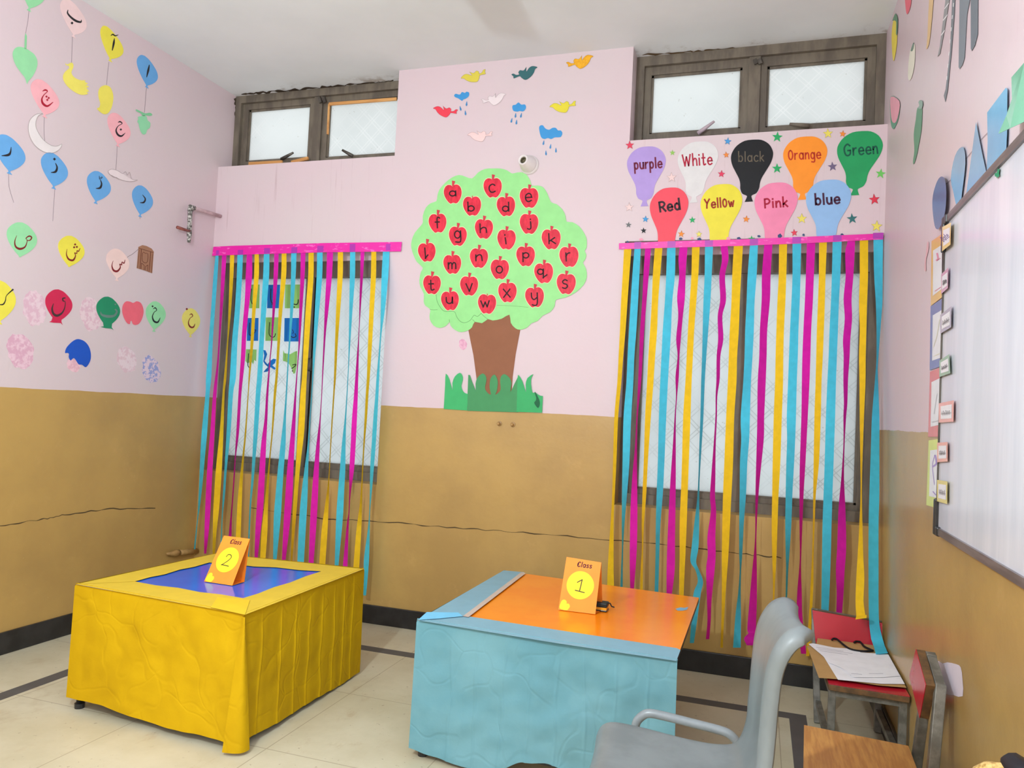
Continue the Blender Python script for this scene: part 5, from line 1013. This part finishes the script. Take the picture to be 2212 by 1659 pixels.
# paper bag and sheets lying on the red chair
ff = flat(zA + .003); X0 = crop(ff, 3.959, 1680, 1240)
def X(x, y, off=0.0):
    v = X0(x, y, off); v.y = min(v.y, -.412); v.x = min(v.x, XR - .008); return v
KR = paper((190, 150, 96), .7); WP = paper((244, 243, 248), .6)
bagp = tag(cutout('paper_carrier_bag', [(340, 548), (480, 556), (830, 605), (900, 620), (1000, 760), (1140, 950), (1140, 978), (860, 952), (520, 900), (352, 888), (250, 615), (330, 600)], X, KR, off=.0, th=.006), 'flat brown paper carrier bag with black cord handles on the red chair', 'paper bag')
CORD = paper((22, 20, 24), .7)
for pts in ([(465, 562), (488, 548), (525, 572), (570, 610), (620, 642), (690, 657), (760, 660), (815, 655)], [(655, 585), (688, 572), (715, 590), (740, 620), (785, 642), (815, 655)]):
    MB().tube([X(x, y, .013) for x, y in catmull(pts, 4)], .0045, 8).build('handle', CORD, bagp, smooth=True)
def sheet(lab, pts, z, lines):
    V = [X(x, y, z) for x, y in pts]; o = tag(cutout('paper_sheet', pts, X, WP, off=z, th=.0012), lab, 'paper sheet', 'sheets on the red chair')
    strokes('print_line', lines, X, paper((176, 176, 188)), o, off=z + .0016, n=1)
sheet('white sheet under the top one, its edge along the red seat', [(392, 705), (700, 668), (985, 692), (990, 726), (1135, 948), (880, 938), (515, 904), (450, 800)], .0075, [([(610, 850), (730, 860)], 3), ([(620, 865), (720, 872)], 3)])
sheet('white printed sheet on top, closest to the carrier bag handles', [(262, 597), (300, 592), (345, 600), (480, 628), (650, 640), (720, 674), (860, 684), (960, 770), (1120, 880), (900, 884), (650, 884), (540, 800), (440, 760), (385, 700)], .0095, [([(330, 625), (560, 660)], 2.5), ([(345, 640), (640, 680)], 2.5), ([(360, 655), (600, 690)], 2.5), ([(630, 850), (720, 858)], 3), ([(780, 850), (900, 852)], 3)])

# grey moulded chair
M_shell = streak((128, 134, 135), (114, 120, 121), 7, (1, 1, 0.5), 0.4, 0.5, bump=.03); M_gtube = streak((136, 142, 145), (122, 128, 131), 12, (1, 1, 1), .3, .5)
GC = Vector((-.03, -2.105, 0)); ang = math.radians(5); ca_, sa_ = math.cos(ang), math.sin(ang)
def gl(x, y, z): return Vector((GC.x + x * ca_ - y * sa_, GC.y + x * sa_ + y * ca_, z))
gc = empty('grey_chair', GC, 'grey moulded chair with a scooped backrest in front of the orange table', 'chair')
prof = catmull([(-.352, .375, .17), (-.350, .408, .195), (-.325, .430, .207), (-.24, .427, .207), (-.12, .416, .2), (-.03, .416, .192), (.022, .436, .184), (.050, .50, .178), (.058, .58, .174), (.062, .66, .174), (.068, .73, .178), (.080, .775, .184), (.100, .808, .186), (.122, .822, .182), (.136, .820, .172), (.142, .812, .160)], 5)
V = []; nv = 24; npf = len(prof)
for i, (x, z, hw) in enumerate(prof):
    a, b = prof[max(i - 1, 0)], prof[min(i + 1, npf - 1)]; tx, tz = b[0] - a[0], b[1] - a[1]; L = math.hypot(tx, tz); nx, nz = -tz / L, tx / L
    bk = min(1, max(0, (z - .43) / .12)) if x > -.05 else 0
    for k in range(nv + 1):
        v = -1 + 2 * k / nv
        h = (.010 + .012 * bk) * v * v - (.022 + .016 * bk) * max(0, (abs(v) - .8) / .2) ** 2
        V.append(gl(x + nx * h, v * hw, z + nz * h))
sh = mesh('shell', V, [[i * (nv + 1) + k, i * (nv + 1) + k + 1, (i + 1) * (nv + 1) + k + 1, (i + 1) * (nv + 1) + k] for i in range(npf - 1) for k in range(nv)], M_shell, gc, smooth=True)
so = sh.modifiers.new('thick', 'SOLIDIFY'); so.thickness = .007; so.offset = 0
MB().tube([onp(x, y, 1, -1.862) for x, y in catmull([(1372, 1572), (1376, 1558), (1388, 1546), (1404, 1541), (1440, 1548), (1500, 1563), (1550, 1576), (1576, 1586), (1594, 1606), (1600, 1630)], 4)], .0125, 14).build('arm_tube', M_gtube, gc, smooth=True)
for sx, sy in ((-1, 1), (1, 1), (-1, -1), (1, -1)):
    MB().tube([gl(-.16 + sx * .13, sy * .15, .405), gl(-.16 + sx * .15, sy * .165, .38), gl(-.16 + sx * .20, sy * .185, .0)], .0125, 12).build('leg', M_gtube, gc, smooth=True)
for sy in (.15, -.15): MB().bar(gl(-.29, sy, .396), gl(-.03, sy, .396), .02, .02).build('seat_rail', M_gtube, gc)

# handbag on a stool at the very corner of the picture
sc = Vector((.41, -2.47, 0)); sl = empty('stool', sc, 'low wooden stool under the gold and black bag', 'stool')
MB().box((sc.x - .13, sc.y - .15, .34), (sc.x + .13, sc.y + .15, .365)).build('seat', M_oak, sl, bevel=.004)
for sx, sy in ((-1, -1), (1, -1), (1, 1), (-1, 1)): MB().bar((sc.x + sx * .105, sc.y + sy * .12, 0), (sc.x + sx * .105, sc.y + sy * .12, .34), .026, .026, up=(0, 1, 0)).build('leg', M_steel, sl)
hb = empty('handbag', (sc.x, sc.y, .366), 'gold, red and black bag peeking in at the bottom corner', 'bag')
def lump(name, c, r, m, p=2.6):
    V = []; F = []; n, k = 20, 12
    for i in range(k + 1):
        th = math.pi * i / k
        for j in range(n):
            ph = 2 * math.pi * j / n; f = lambda v: math.copysign(abs(v) ** (2 / p), v)
            V.append((c[0] + r[0] * f(math.sin(th)) * f(math.cos(ph)), c[1] + r[1] * f(math.sin(th)) * f(math.sin(ph)), c[2] + r[2] * f(math.cos(th))))
    for i in range(k): F += [[i * n + j, i * n + (j + 1) % n, (i + 1) * n + (j + 1) % n, (i + 1) * n + j] for j in range(n)]
    mesh(name, V, F, m, hb, smooth=True)
q = onp(2160, 1647, 0, .43)
lump('body', (q.x, q.y, .366 + (q.z - .366) / 2), (.07, .035, (q.z - .366) / 2), streak((226, 190, 120), (168, 128, 64), 120, (1, 1, 1), .35, .5))
q = onp(2141, 1654, 0, .42); lump('side_panel', (q.x, q.y, .366 + (q.z - .366) / 2), (.06, .012, (q.z - .366) / 2), paper((206, 44, 52), .4))
q1, q2, q3 = onp(2165, 1642, 0, .41), onp(2192, 1651, 0, .41), onp(2215, 1675, 0, .41)
MB().tube([q1, q1.lerp(q2, .4), q2, q3, q3 + Vector((0, -.02, -.1))], .02, 10, [.003, .010, .018, .024, .026]).build('strap', paper((34, 30, 36), .5), hb, smooth=True)

# ceiling fan just above the view; one blade shades the ceiling
fc = Vector((-1.30, -1.95, 3.0)); fan = empty('ceiling_fan', fc, 'white three-bladed ceiling fan above the blue table', 'ceiling fan')
FW_ = paper((222, 222, 220), .4)
MB().lathe([(.0, -.05), (.06, -.05), (.09, -.02), (.09, .03), (.05, .06), (.012, .07), (.012, H - fc.z - .06), (.06, H - fc.z - .05), (.06, H - fc.z - .001), (0, H - fc.z - .001)], fc, (0, 0, 1), 24).build('motor', FW_, fan, smooth=True)
for k in range(3):
    a = math.radians(90 + 120 * k); d = Vector((math.cos(a), math.sin(a), 0)); n_ = Vector((-d.y, d.x, 0)); b = MB()
    V = [fc + d * r + n_ * (s_ * w_) + Vector((0, 0, s_ * .012 + h)) for r, w_ in ((.10, .055), (.18, .095), (.5, .09), (.62, .085), (.64, .07)) for s_ in (-1, 1) for h in (0, .006)]
    F = []
    for i in range(4):
        o_ = i * 4; F += [[o_, o_ + 2, o_ + 6, o_ + 4], [o_ + 1, o_ + 5, o_ + 7, o_ + 3], [o_, o_ + 4, o_ + 5, o_ + 1], [o_ + 2, o_ + 3, o_ + 7, o_ + 6]]
    b.add(V, F + [[0, 1, 3, 2], [16, 18, 19, 17]]).build('blade', FW_, fan)
